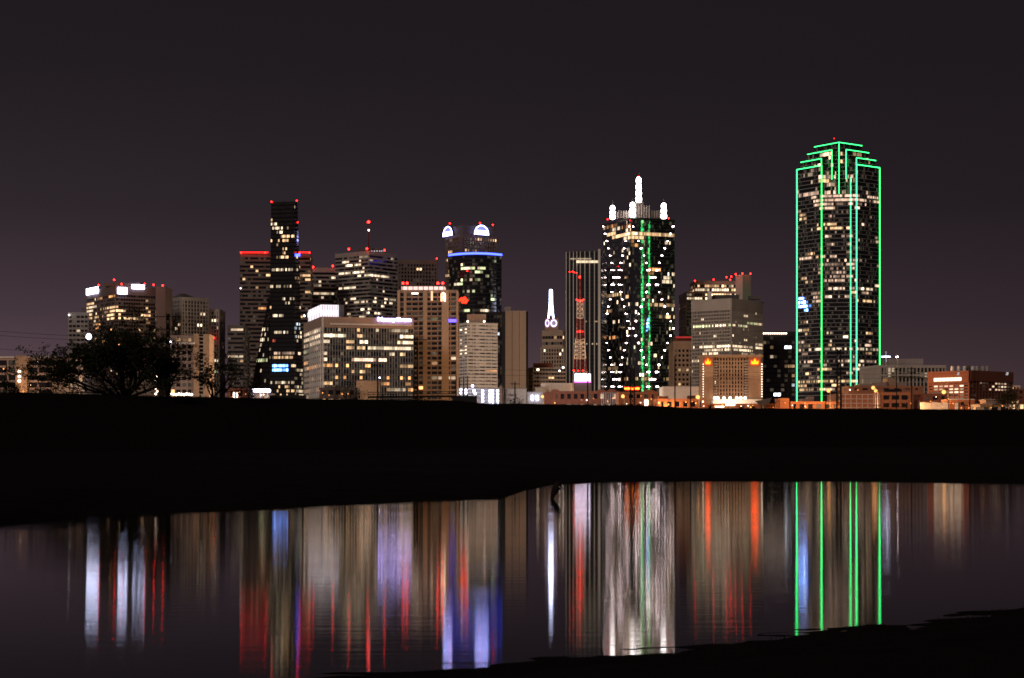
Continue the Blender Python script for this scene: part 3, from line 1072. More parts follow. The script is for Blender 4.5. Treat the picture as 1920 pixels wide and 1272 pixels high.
# ------------------------------------------------------------------ tower with the crossing dots of light (mirror glass)
D = 1709
phi = math.radians(67.0)
fpR = corner_fp(1130, 1183, 1265, D, phi)
L = [(1130, 1184, 421, 427, .7, 'o', 1.1), (1184, 1264, 421, 427, .25, 'o', 1.1), (1130, 1184, 427, 432, .4, 'n', 1.5), (1138, 1264, 437, 446, 1.0, 'w', 1.6),
     (1183, 1192, 449, 462, .9, 'o', .7), (1150, 1180, 470, 482, .35, 'n', 1.5), (1132, 1180, 551, 557, .7, 'w', .9), (1190, 1264, 551, 557, .4, 'w', 1.0),
     (1215, 1240, 505, 513, .7, 'o', .9), (1240, 1264, 500, 530, .2, 'n', 1.6), (1215, 1264, 571, 577, .7, 'w', .9), (1235, 1264, 591, 597, .6, 'w', 1.2),
     (1135, 1175, 579, 585, .4, 'w', 1.0), (1134, 1155, 628, 634, .8, 'o', 1.0), (1215, 1245, 631, 640, .4, 'w', 1.3), (1130, 1264, 689, 695, .6, 'w', 1.0),
     (1170, 1264, 709, 715, .5, 'w', 1.0), (1130, 1180, 650, 690, .1, 'n', 1.5)]
t = bld('skyscraper', 'mirror glass tower with crossing diagonal dots of light and white spires', 'skyscraper', fpR, 408, D, wall='black_metal', glass='mirror',
        fh=3.95, bay=1.6, band=(.12, .12), pier=(.06, .1), par=2.2, lit=L, p0=.03, tone='n', bright=2.4, dim=.16, seed=71, zmin=28)
def on_face(fp_, face, x, off):
    p, q = (fp_[0], fp_[1]) if face == 0 else (fp_[1], fp_[2])
    a = (q - p).normalized()
    n = Vector((a.y, -a.x))
    if n.dot(p) > 0:
        n = -n
    k = (x - CX) / F
    s = (k * p.y - p.x) / (a.x - k * a.y)
    return p + a * s + n * off
dot = MB().ball((0, 0, 0), .40, 8).mesh('facade_lamp', 'e_dot', smooth=True)
dot2 = MB().ball((0, 0, 0), .58, 8).mesh('facade_lamp', 'e_dot', smooth=True)
for k in range(23):
    y = 425 + 13.65 * k
    tri = 1 - abs(((k / 7.0) % 2) - 1)
    for f_, xa, xb in ((1, 1262, 1225), (1, 1187, 1222), (0, 1132, 1154), (0, 1181, 1158)):
        x = xa + (xb - xa) * tri
        p = on_face(fpR, f_, x, .7)
        if tri > .8 and y < 735:
            p2 = on_face(fpR, f_, x + (3.2 if xa > xb else -3.2), .7)
            link('facade_lamp', dot, t, Vector((p2.x, p2.y, zt(y, p2.y))) - base_of(t))
        if y < 735:
            link('facade_lamp', dot2 if (f_ == 1 and rng.random() < .6) else dot, t, Vector((p.x, p.y, zt(y, p.y))) - base_of(t))
# crown: floodlit cage, four stacked-globe spires with their floodlight put in as glow
pbox(t, 'roof_cage', 'granite', 1158, 1182, 397, 409.5, D + 14, 10)
pbox(t, 'roof_cage', 'granite', 1190, 1207, 380, 409, D + 18, 12)
pbox(t, 'roof_cage', 'granite', 1207, 1219, 387.5, 409, D + 18, 9)
pbox(t, 'roof_cage', 'granite', 1219, 1238, 396, 409.5, D + 22, 12)
for k in range(17):
    x = 1159.5 + 4.8 * k
    yt_ = 396.5 if (x < 1189 or x > 1219) else (380 if x < 1207 else 387)
    dd_ = D + 13 if x < 1189 else (D + 17 if x < 1219 else D + 21)
    pbox(t, 'cage_rib', 'silver', x, x + .7, yt_ - 1.5, 409.3, dd_, .5)
def spire(x, y0, y1, d, rpx):
    z0_, z1_ = zt(y1, d), zt(y0, d)
    n_ = max(3, round((z1_ - z0_) / (2.2 * rpx / F * d * .95)))
    hh = (z1_ - z0_) / n_
    r = rpx / F * d
    prof_ = []
    for k in range(n_):
        z = z0_ + hh * k
        s_ = 1.0 - .22 * k / n_
        prof_ += [(r * .72 * s_, z), (r * s_, z + hh * .3), (r * s_, z + hh * .65), (r * .75 * s_, z + hh * .95)]
    prof_.append((r * .2, z1_ + .5))
    c = px(x, y1, d)
    MB().lathe(prof_, (c.x, c.y, 0), 12).build('spire', 'e_spire', t)
    MB().tube((c.x, c.y, z1_), (c.x, c.y, z1_ + 5), .12).build('spire_tip', 'steel', t)
spire(1197.5, 333, 380, D + 24, 5.6)
spire(1148.5, 386.5, 411.5, D + 22, 5.2)
spire(1186, 380.5, 408, D + 6, 5.4)
spire(1244.5, 382, 410, D + 26, 5.6)
beacon(t, 1139.5, 411.5, D + 20, .8)
beacon(t, 1253.5, 409.5, D + 20, .8)
beacon(t, 1197.5, 331, D + 24, .5, 'e_redline')
lamp_light(t, px(1170, 388, D + 8), 450, (1, .97, .93), 1.5)
lamp_light(t, px(1225, 388, D + 8), 450, (1, .97, .93), 1.5)

# ------------------------------------------------------------------ green outlined tower
D = 1568
sc_ = D / F
cw = Vector((gx(1571.5, D + 36), D + 36))
phi = math.atan2(49, 36)

uL = Vector((-math.cos(phi), math.sin(phi)))
uR = Vector((math.sin(phi), math.cos(phi)))
def sq(side, notch):
    """square footprint about the tower's axis with a square notch at each corner"""
    s = side / 2
    def P(a, b_):
        return cw + uL * a + uR * b_
    if notch <= 0:
        return [P(-s, -s), P(-s, s), P(s, s), P(s, -s)]
    n_ = notch
    pts_ = []
    for a, b_ in ((-1, -1), (-1, 1), (1, 1), (1, -1)):
        if a * b_ < 0:
            pts_.append(P(a * s, b_ * s))
            continue
        c1 = [(a * (s - n_), b_ * s), (a * (s - n_), b_ * (s - n_)), (a * s, b_ * (s - n_))]
        pts_ += [P(*c) for c in c1]
    return pts_
K = (D + 36) / F
kk = K / (math.cos(phi) + math.sin(phi))
S1, S2, S3, S0 = 149 * kk, 135 * kk, 110 * kk, 85 * kk
N1, N2, N3 = 45 * K * .98, 45 * K * .98, 18 * K
def chamfer(side, cut):
    s = side / 2
    pts_ = []
    for a, b_ in ((-1, -1), (-1, 1), (1, 1), (1, -1)):
        c1 = [(a * s, b_ * s)] if a * b_ < 0 else [(a * (s - cut), b_ * s), (a * s, b_ * (s - cut))]
        pts_ += [cw + uL * c[0] + uR * c[1] for c in c1]
    return pts_
L = []
L += [(1490, 1650, 300, 590, .07, 'p', .8), (1533, 1595, 300, 530, .24, 'p', .75), (1490, 1650, 640, 760, .22, 'pw', .8)]
for y, a, b_, p, tn, br in ((329, 1500, 1520, .5, 'n', .5), (334, 1535, 1580, .8, 'n', 1.6), (341, 1535, 1550, .9, 'w', 1.4), (340, 1595, 1604, .9, 'w', 1.4),
        (357, 1530, 1536, .8, 'n', 1.6), (357, 1580, 1612, .6, 'p', 1.0), (365, 1497, 1508, .9, 'p', 1.3), (365, 1518, 1562, .95, 'p', 1.3), (365, 1572, 1610, .85, 'p', 1.0),
        (373, 1520, 1645, .95, 'p', 1.3), (381, 1525, 1558, .9, 'p', 1.3), (381, 1573, 1640, .6, 'p', 1.2), (388, 1526, 1567, .9, 'p', 1.4), (388, 1590, 1612, .8, 'n', 1.3),
        (403, 1500, 1510, .7, 'w', 1.2), (410, 1500, 1510, .7, 'w', 1), (420, 1532, 1560, .55, 'w', 1.3), (426, 1532, 1590, .5, 'w', 1.2), (432, 1497, 1532, .4, 'n', 1),
        (455, 1540, 1610, .35, 'p', 1.1), (462, 1585, 1610, .4, 'n', 1.2), (479, 1510, 1535, .7, 'w', 1.3), (479, 1536, 1570, .8, 'p', 1.0), (480, 1605, 1625, .3, 'n', 1),
        (487, 1500, 1528, .8, 'p', 1.2), (487, 1545, 1640, .45, 'p', 1.2), (495, 1532, 1590, .7, 'p', .7), (502, 1535, 1600, .55, 'p', .9), (510, 1540, 1592, .6, 'p', .8),
        (518, 1540, 1600, .7, 'p', 1.0), (526, 1498, 1522, .75, 'w', 1.2), (526, 1545, 1590, .8, 'p', 1.1), (541, 1552, 1595, .7, 'p', 1.2), (541, 1600, 1640, .4, 'n', 1.6),
        (549, 1520, 1540, .8, 'p', .7), (557, 1520, 1600, .35, 'p', .9), (564, 1520, 1540, .8, 'p', 1.0), (564, 1618, 1634, .9, 'w', 1.5), (626, 1624, 1636, .9, 'w', 1.6),
        (627, 1550, 1566, .7, 'n', .7), (656, 1500, 1646, .68, 'n', 1.1), (679, 1500, 1646, .55, 'p', .9), (694, 1532, 1560, .8, 'w', 1.5), (694, 1598, 1646, .97, 'n', 1.9),
        (686, 1500, 1646, .2, 'n', 1.2), (701, 1500, 1560, .3, 'w', 1.3), (717, 1497, 1646, .7, 'w', 1.2), (732, 1497, 1545, .7, 'w', 1.1), (725, 1540, 1600, .3, 'w', 1.1)):
    L.append((a, b_, y - 3.6, y + 3.6, p, tn, br))
L += [(1497, 1511, 560, 582, .95, 'cb', 12.0), (1511, 1520, 566, 578, .7, 'b', 1.0), (1499, 1512, 598, 630, .3, 'w', .6), (1597, 1612, 548, 600, .28, 'w', .9)]  # blue-white patch: lights mirrored in the glass, built as glowing panes
zc = zt(360, D)
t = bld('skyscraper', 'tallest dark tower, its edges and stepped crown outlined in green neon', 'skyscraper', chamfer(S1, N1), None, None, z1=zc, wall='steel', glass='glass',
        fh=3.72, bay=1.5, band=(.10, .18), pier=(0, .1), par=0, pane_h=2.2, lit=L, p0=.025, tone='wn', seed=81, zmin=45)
zt1, zt2, zt3, zt0 = zt(306, D), zt(292, D), zt(277, D), zt(263, D)
bld('', '', '', sq(S1, N1), z0=zc + .05, z1=zt1, wall='steel', fh=3.72, bay=1.9, band=(.10, .18), pier=(0, .1), par=1.0, roofmat='black_metal', lit=L, p0=.08, tone='nw', seed=82, parent=t)
bld('', '', '', sq(S2, N2), z0=zt1 + .05, z1=zt2, wall='steel', fh=3.6, bay=1.9, band=(.10, .18), pier=(0, .1), par=1.0, roofmat='black_metal', p0=.06, tone='nw', seed=83, parent=t)
bld('', '', '', sq(S3, N3), z0=zc + .1, z1=zt3, wall='steel', fh=3.6, bay=1.9, band=(.10, .18), pier=(0, .1), par=1.0, roofmat='black_metal', lit=L, p0=.10, tone='nw', seed=84, parent=t)
bld('', '', '', sq(S0, 0), z0=zc + .15, z1=zt0, wall='steel', fh=3.6, bay=1.9, band=(.10, .18), pier=(0, .1), par=1.0, roofmat='black_metal', p0=.12, tone='nw', seed=85, parent=t)
def neon(a, b_, r=.42, mat='e_green'):
    MB().tube(a, b_, r, None, 6).build('neon_tube', mat, t)
def out2(p, k=.55):
    v = (Vector((p[0], p[1])) - cw)
    return Vector((p[0], p[1])) + v.normalized() * k
def v3(p, z):
    return Vector((p[0], p[1], z))
CUT = (True, False, False)   # the first edge of each three is the chamfer
ch = [out2(p) for p in chamfer(S1, N1)]
for p in ch:
    neon(v3(p, CITY + 6), v3(p, zt1 + .4), .35)
# roofline tubes of each flank
for i in range(6):
    p, q_ = ch[i], ch[(i + 1) % 6]
    if CUT[i % 3]:
        continue
    neon(v3(p, zt1 + .45), v3(q_, zt1 + .45), .33)
def corners(side, cut):
    return [out2(p) for p in chamfer(side, cut)]
for side, cut, z, zlow_, dn_ in ((S2, N2, zt2, zt1, None), (S3, N3, zt3, zt(332, D), None)):
    cc = corners(side, cut)
    for i in range(6):
        p, q_ = cc[i], cc[(i + 1) % 6]
        if CUT[i % 3]:
            continue
        neon(v3(p, z + .4), v3(q_, z + .4), .28)
    for i, p in enumerate(cc):
        if i % 3 != 2:
            neon(v3(p, zlow_), v3(p, z + .4), .3)
s0 = [out2(p) for p in sq(S0, 0)]
for i in range(4):
    neon(v3(s0[i], zt0 + .4), v3(s0[(i + 1) % 4], zt0 + .4), .28)
    if i % 2 == 0:
        neon(v3(s0[i], zc + .4), v3(s0[i], zt0 + .4), .3)
# second tube beside the right-hand edge of each chamfer, thin hints in the notches
cf = chamfer(S1, N1)
for i in range(6):
    p, q_ = cf[i], cf[(i + 1) % 6]
    if CUT[i % 3]:
        w_ = q_ + (p - q_) * .17
        w_ = w_ + (w_ - cw).normalized() * .5
        neon(v3(w_, CITY + 6), v3(w_, zt(329, D)), .26)
        for u, za, zb2 in ((.34, 360, 333), (.80, 330, 308)):
            w2 = q_ + (p - q_) * u
            i2 = w2 - (w2 - cw).normalized() * 6
            neon(v3(i2, zt(za, D)), v3(i2, zt(zb2, D)), .25, 'e_green2')
beacon(t, 1564, 260, D + 6, .5, 'e_redline')

# ------------------------------------------------------------------ middle rank
# grid tower with the beige band, and the lit-topped tower behind it
D = 1800
t = bld('office_tower', 'pinkish tower with brightly lit upper floors and plain service shaft', 'tower', front_fp(1287, 1392, D, 45, 4), 548, D, wall='pinkstone',
        fh=4.0, bay=2.9, band=(.42, .35), pier=(.2, .35), par=1.5, lit=[(1287, 1380, 549, 560, .75, 'wn', 1.7)], p0=.10, tone='o', seed=101, zmin=90)
bld('', '', '', front_fp(1303, 1380, D + 4, 34, 2), 527, D + 4, z0=zt(548, D) + .02, wall='pinkstone', fh=4.3, bay=2.6, band=(.35, .3), pier=(.15, .3), par=4.0,
    lit=[(1303, 1380, 531, 548, .75, 'wn', 1.9)], p0=.6, tone='w', seed=102, parent=t)
fs = corner_fp(1379, 1392.5, 1408, D - 12, math.radians(48))
MB().prism(fs, zt(580, D), zt(515, D - 12)).build('service_shaft', 'concrete', t)
for x, y in ((1303, 528), (1338, 525.5), (1362, 521), (1371, 520), (1369, 526), (1379.5, 515.5), (1392, 514), (1407, 514.5)):
    beacon(t, x, y - 1, D - 12, .85)

t = bld('office_block', 'plain tan block beside the mirror tower with a red glow along its parapet', 'building', front_fp(1263, 1300, 1420, 40), 640, 1420, wall='tan',
        fh=3.9, bay=3.4, band=(.5, .3), pier=(.4, .3), par=7, lit=[(1265, 1298, 678, 725, .28, 'nw', 1.8)], p0=.02, seed=103, zmin=40)
pbox(t, 'roof_box', 'brick', 1266, 1300, 631, 641, 1428, 20)
pbox(t, 'annex', 'white', 1243, 1312, 725, 765, 1180, 30)
MB().box((gx(1283, 1424), 1424.4, zt(632.5, 1424)), (14, .4, 1.0)).build('light_line', emit_mat('faint_red_wall_glow', (.55, .03, .03)), t)  # red light on the wall, put in as a faintly glowing strip

D = 1350
fp = corner_fp(1297, 1371, 1430, D)
L = [(1297, 1333, 607, 613, .9, 'ng', 2.0), (1336, 1371, 607, 613, .9, 'ng', 2.0), (1371, 1430, 606, 612, .85, 'ng', 2.0), (1312, 1371, 648, 654, .95, 'n', 2.2), (1297, 1311, 650, 656, .6, 'n', 2),
     (1371, 1430, 646, 652, .97, 'n', 2.2), (1320, 1371, 654, 660.5, .85, 'n', 1.8), (1371, 1430, 652.5, 658.5, .85, 'n', 1.9), (1318, 1345, 661, 667, .9, 'n', 1.8),
     (1390, 1428, 660, 666, .6, 'n', 1.5), (1297, 1320, 677, 682, .95, 'n', 1.8), (1297, 1320, 716, 722, .8, 'ng', 1.4), (1371, 1405, 580, 606, .10, 'n', 2),
     (1392, 1404, 601, 604.5, .8, 'r', .8), (1371, 1405, 612, 640, .14, 'n', 2)]
t = bld('office_tower', 'pale gridded tower with tall blank cornice and rows of lit windows', 'tower', fp, 559.5, D, wall='concrete', fh=2.75, bay=1.49,
        band=(.36, .35), pier=(.36, .45), par=9.2, lit=[(*r[:6], r[6] * 1.9) for r in L], p0=.025, tone='n', seed=104, zmin=28)
pbox(t, 'roof_box', 'white', 1328, 1334.5, 547, 562, D + 14, 8)
pbox(t, 'roof_box', 'conc_dark', 1338, 1386, 553, 561, D + 20, 14)
pbox(t, 'roof_box', 'conc_dark', 1405, 1426, 555, 561.5, D + 30, 8)

# hotel with the two crowns
D = 1150
t = thing('hotel', 'tan hotel with glowing yellow crown emblems on both end walls', 'building', (gx(1373, D), D + 14, CITY))
pbox(t, 'end_wall', 'tan', 1318, 1337.5, 668, 775, D, 26)
pbox(t, 'end_wall', 'tan', 1404, 1427.5, 668, 775, D, 26)
pbox(t, 'cornice', 'tan', 1317, 1430, 665.5, 670, D - .6, 28)
bld('', '', '', front_fp(1337.6, 1403.9, D + 3, 20), 670, D + 3, wall='tan', fh=2.62, bay=2.0, band=(.32, .3), pier=(.48, .9), par=.6,
    lit=[(1340, 1402, 690, 745, .05, 'n', 2.2)], p0=.015, tone='n', seed=106, parent=t, zmin=26)
for xa, xb in ((1338, 1346), (1396, 1403.7)):
    for k in range(16):
        y = 674 + 5.05 * k
        pbox(t, 'balcony', 'concrete', xa, xb, y + 2.4, y + 4.4, D + .5, 3.0)
for x in (1327.5, 1415.5):
    pbox(t, 'sign_panel', 'brick_or', x - 8 if x < 1400 else x - 11, x + 9 if x < 1400 else x + 11.5, 670.4, 687, D - .5, .35)
    w_ = 4.5 if x < 1400 else 6.3
    m = MB()
    dd = D - .9
    m.add([px(x - w_, 683, dd), px(x + w_, 683, dd), px(x + w_ * 1.05, 676.5, dd), px(x + w_ * .5, 679, dd), px(x, 672.6, dd), px(x - w_ * .5, 679, dd), px(x - w_ * 1.05, 676.5, dd)], [(0, 1, 2, 3, 4, 5, 6)])
    f0 = MB()
    vs = [Vector(v) for v in m.v]
    n7 = 7
    f0.add(vs + [v + Vector((0, .3, 0)) for v in vs], [tuple(range(n7)), tuple(range(2 * n7 - 1, n7 - 1, -1))] + [(i, n7 + i, n7 + (i + 1) % n7, (i + 1) % n7) for i in range(n7)])
    f0.build('crown_emblem', 'e_yellow', t)
for x in (1340.5, 1346, 1357.5, 1369, 1381.5, 1389, 1397):
    beacon(t, x, 746.5, D - 4, .95, 'e_whitew', 'entrance_lamp')
for k in range(14):
    beacon(t, 1318.5, 683 + 4.7 * k, D - .6, .22, 'e_whitew', 'edge_lamp')
    beacon(t, 1428.6, 683 + 4.7 * k, D - .6, .28, 'e_whitew', 'edge_lamp')
pbox(t, 'podium', 'white', 1337, 1432, 749, 775, D - 14, 14)
lamp_light(t, px(1368, 774, D - 22), 26000, (1, .75, .5), 1.0)

# dark office behind
t = bld('office_tower', 'low black glass tower with a row of lamps along its roof', 'tower', front_fp(1430, 1491, 1450, 40), 622, 1450, wall='black_metal', fh=4.0, bay=3.0,
        band=(.35, .3), pier=(.12, .3), par=4, lit=[(1432, 1455, 634, 650, .25, 'w', 1.2), (1435, 1453, 671, 677, .7, 'w', 1.4), (1430, 1496, 684, 690, .25, 'w', 1.2), (1435, 1490, 712, 717, .4, 'w', 1.3),
             (1483, 1494, 690, 706, .5, 'w', 1.3)], p0=.05, tone='wcn', seed=107, zmin=25)
for k in range(11):
    beacon(t, 1432 + 4.2 * k, 625.5, 1448, .65, 'e_whitew', 'roof_lamp')

# wide finned building on the right
D = 1480
t = bld('office_block', 'wide pale building striped with tall white fins, flat roof block', 'building', front_fp(1650, 1773, D, 50, 8), 684.5, D, wall='concrete', fh=4.2,
        bay=3.25, band=(.12, .2), pier=(.30, 1.0), par=2.4, lit=[(1650, 1773, 690, 697, .18, 'n', 1.6)], p0=.03, tone='n', seed=110, zmin=34)
pbox(t, 'roof_block', 'conc_grey', 1666, 1731, 673, 685, D + 16, 24)
pbox(t, 'mid_band', 'concrete', 1650, 1773, 702, 705, D - 1.3, 1.0)

# ------------------------------------------------------------------ office with the lettered sign
D = 1050
fp = corner_fp(570.5, 603, 775, D, math.radians(74))
zr = zt(594, D)
L = []
for y, rows in ((620, [(575, 603, .8, 'n', 2.4), (634, 640, .8, 'n', 1.5), (669, 676, .9, 'o', 1.7), (690, 712, .3, 'n', 1.4), (724, 746, .6, 'n', 1.4), (757, 775, .7, 'n', 1.8)]),
                (631, [(571, 642, .97, 'n', 2.8), (645, 660, .4, 'n', .9), (668, 682, .5, 'w', 1.2), (690, 715, .2, 'n', .8), (750, 775, .97, 'n', 2.6)]),
                (642, [(571, 603, .95, 'n', 2.5), (603, 612, .95, 'n', 2.5), (630, 652, .4, 'w', 1.4), (675, 684, .97, 'n', 2.6), (703, 745, .25, 'p', 1.2), (751, 775, .95, 'n', 2.3)]),
                (653, [(570, 603, .4, 'p', 1.0), (650, 662, .8, 'w', 1.2), (667, 685, .5, 'w', 1.8), (685, 775, .9, 'n', 1.9)]),
                (664, [(570, 603, .5, 'g', .9), (603, 612, .95, 'n', 2.0), (635, 642, .5, 'w', 1), (669, 685, .4, 'n', 1.2), (730, 740, .8, 'n', 1.6), (751, 760, .8, 'w', 1.2)]),
                (675, [(604, 611, .9, 'p', 1.3), (620, 623, .9, 'n', 1.8), (660, 723, .95, 'p', 2.2)]),
                (686, [(570, 620, .92, 'o', 1.6), (620, 655, .45, 'o', 1.5), (678, 688, .8, 'o', 1.4), (757, 772, .85, 'w', 1.5)]),
                (697, [(660, 665, .6, 'w', .7), (676, 684, .9, 'w', 1.5), (690, 722, .4, 'w', .6)]),
                (708, [(570, 603, .4, 'o', 1.2), (630, 650, .6, 'o', 1.4), (675, 684, .9, 'o', 1.1), (722, 735, .8, 'o', 1.2), (750, 772, .7, 'o', 1.2)]),
                (719, [(570, 603, .35, 'o', 1.2), (605, 620, .95, 'w', 1.7), (620, 640, .4, 'w', 1.2), (715, 732, .85, 'o', 1.5), (748, 768, .6, 'o', .9)]),
                (730, [(570, 603, .4, 'o', 1.2), (603, 620, .95, 'w', 1.7), (625, 635, .7, 'o', 1), (720, 732, .85, 'w', 1.5), (735, 768, .55, 'o', 1.2)]),
                (741, [(570, 640, .15, 'w', 1.2)])):
    for a, b_, p, tn, br in rows:
        L.append((a, b_, y - 5.4, y + 5.4, p, tn, br))
t = bld('office_building', 'broad glass office block with a glowing violet-white name sign', 'building', fp, 594, D, wall='pinkstone', glass='glass_blue', fh=3.60, bay=1.7, pane_h=1.9,
        band=(.34, .3), pier=(.07, .28), par=6.6, lit=L, p0=.05, dim=.5, tone='wn', seed=120, bandmat='conc_dark', piermat='silver', zmin=20)
# white piers of the narrow end
pm = MB().box((0, 0, 0), (.7, .8, 42.0)).mesh('pier', 'white')
for k in range(6):
    p = on_face(fp, 0, 583.5 + 3.9 * k, .75)
    link('pier', pm, t, Vector((p.x, p.y, zt(613.5, D) - 21)) - base_of(t))
face_panel(t, 'corner_pier', 'white', fp, 1, 603, 606.5, 594, 775, .8, .55)
face_panel(t, 'edge_band', 'white', fp, 1, 618, 772, 607.5, 610.5, 1.0, .95)
c2 = corner_fp(578, 602, 635, D + 6, math.radians(74))
pen = MB().prism(c2, zr - .2, zt(571.5, D + 6)).build('penthouse', 'e_pale', t)
for f_, a, b_ in ((0, 578, 602), (1, 602, 635)):
    for k in range(5 if f_ == 0 else 7):
        x = a + (b_ - a) * (k + .5) / (5 if f_ == 0 else 7)
        q_ = on_face(c2, f_, x, .25)
        MB().box((q_.x, q_.y, (zr + zt(572, D + 6)) / 2), (.28, .28, zt(572, D + 6) - zr - .4)).build('mullion', 'steel', pen)
face_panel(t, 'glow_strip', 'e_pale', c2, 0, 578.5, 601.5, 582, 591, .3, .5)
face_panel(t, 'glow_strip', 'e_pale', c2, 1, 602.5, 634.5, 582, 591, .3, .5)
pbox(t, 'roof_box', 'conc_dark', 634.6, 645, 572, 594, D + 24, 10)
def text_sign(root, s, mat, xm, ym, hpx, d, fp_=None, face=None, name='lettering', width=None):
    cu = bpy.data.curves.new('txt', 'FONT')
    cu.body = s
    cu.align_x = 'CENTER'
    cu.align_y = 'CENTER'
    cu.extrude = .12
    cu.offset = .025
    tmp = bpy.data.objects.new('txt', cu)
    COL.objects.link(tmp)
    bpy.context.view_layer.update()
    me_ = bpy.data.meshes.new_from_object(tmp)
    bpy.data.objects.remove(tmp)
    me_.materials.clear()
    me_.materials.append(M[mat])
    co = np.empty(len(me_.vertices) * 3)
    me_.vertices.foreach_get('co', co)
    co = co.reshape(-1, 3)
    co[:, :2] -= (co[:, :2].max(0) + co[:, :2].min(0)) / 2
    ext_ = co[:, :2].max(0) - co[:, :2].min(0)
    sy = hpx / F * d / ext_[1]
    sx = sy if width is None else width / F * d / ext_[0]
    co[:, 0] *= sx
    co[:, 1] *= sy
    co[:, 2] *= 2.0
    me_.vertices.foreach_set('co', co.ravel())
    me_.update()
    if fp_ is not None:
        p = on_face(fp_, face, xm, 1.2)
        a = (fp_[1] - fp_[0]) if face == 0 else (fp_[2] - fp_[1])
        rz = math.atan2(a.y, a.x)
        loc = Vector((p.x, p.y, zt(ym, p.y)))
    else:
        loc, rz = px(xm, ym, d), 0
    o = link(name, me_, root, loc - base_of(root))
    o.rotation_euler = (math.pi / 2, 0, rz)
    return o
text_sign(t, 'MoneyGram', 'e_violet', 739, 600.2, 9.5, D, fp, 1, width=64)
pbox(t, 'low_wing', 'tan', 668, 708, 714, 775, D - 30, 20)
beacon(t, 712, 708.5, D - 4, .4, 'e_white', 'wall_lamp')
beacon(t, 570.5, 592.5, D - 2, .6, 'e_lamp', 'corner_lamp')

# ------------------------------------------------------------------ condominium tower
D = 1110
t = thing('condominium_tower', 'brown stucco condominium with lit pink crown and stacked balconies', 'tower', (gx(802, D), D + 16, CITY))
bld('', '', '', front_fp(748, 857, D, 30), 544, D, wall='pinkstone', glass='glass_blue', fh=3.2, bay=4.4, band=(.34, .3), pier=(.16, .35), par=2.0,
    lit=[(803, 826, 596, 606, .6, 'g', .35), (840, 857, 668, 677, .95, 'n', 1.8), (803, 812, 668, 676, .6, 'o', 1.2), (812, 826, 678, 687, .8, 'w', .9),
         (812, 826, 706, 714, .7, 'n', .9), (780, 796, 721, 731, .95, 'o', 1.5), (840, 857, 710, 720, .5, 'w', .6)], p0=.012, tone='w', seed=130, parent=t, zmin=30)
for xa, xb, yt in ((745, 750, 545), (757, 762, 545), (793, 801, 546), (828, 841.5, 544), (855.5, 859, 546)):
    pbox(t, 'pier', 'beige', xa, xb, yt, 775, D - 1.7, 2.4)
slab = MB().box((0, 0, 0), (gx(793, D) - gx(762, D), 1.7, .45)).mesh('balcony', 'concrete')
slab2 = MB().box((0, 0, 0), (gx(828, D) - gx(801, D), 1.7, .45)).mesh('balcony', 'concrete')
slab3 = MB().box((0, 0, 0), (gx(855, D) - gx(842, D), 1.7, .45)).mesh('balcony', 'concrete')
for k in range(23):
    z = zt(565 + 9.22 * k, D)
    for sm, xm in ((slab, 777.5), (slab2, 814.5), (slab3, 848.5)):
        if z > 8:
            link('balcony', sm, t, Vector((gx(xm, D), D - 1.2, z)) - base_of(t))
zc_ = zt(541, D)
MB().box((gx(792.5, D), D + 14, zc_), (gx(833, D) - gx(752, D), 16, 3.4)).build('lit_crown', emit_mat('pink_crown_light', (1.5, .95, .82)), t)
MB().box((gx(792.5, D), D + 14, zc_ + 1.9), (gx(834, D) - gx(751, D), 17, .4)).build('crown_roof', 'pinkstone', t)
for k in range(9):
    MB().box((gx(754 + 9.7 * k, D), D + 5.8, zc_), (.5, .3, 3.4)).build('crown_mullion', 'pinkstone', t)
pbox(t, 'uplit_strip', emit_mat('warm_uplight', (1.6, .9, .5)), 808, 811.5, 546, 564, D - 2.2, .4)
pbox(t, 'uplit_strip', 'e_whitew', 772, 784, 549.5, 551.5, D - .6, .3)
pbox(t, 'emblem', emit_mat('emblem_uplight', (9, 2.6, 1.3)), 826.6, 829, 551, 565, D - 2.1, .3)
pbox(t, 'emblem', 'e_whitew', 832.5, 835, 551, 565, D - 2.1, .3)
pbox(t, 'emblem', 'e_whitew', 829, 832.5, 549, 551, D - 2.1, .3)
pbox(t, 'emblem', 'e_whitew', 829, 832.5, 557.5, 559, D - 2.1, .3)
for x in (755.5, 763.5, 821, 830):
    beacon(t, x, 531.5, D + 10, .95, mast=3)
pbox(t, 'small_sign', emit_mat('violet_small_sign', (.45, .3, 2.6)), 841, 855.5, 598.5, 604.5, D - 2.3, .4)

# red cluster sign on the next roof
t = thing('roof_sign', 'round red glowing sign between the condominium and white slab block', 'sign', (gx(867, 1300), 1300, zt(592, 1300)))
for x, y, r_ in ((862, 563, 2.0), (866, 561, 2.6), (871, 560, 2.6), (875, 564, 2.2), (868, 566, 2.6), (873, 567, 2.2), (859, 561, 1.4)):
    disc(t, 'lamp_disc', 'e_redsign', x, y, r_ * 1.25, r_ * 1.25, 1300, .4, 10)
MB().box((gx(867, 1301), 1301.2, zt(578, 1301)), (.6, .6, zt(566, 1301) - zt(592, 1301))).build('post', 'black_metal', t)

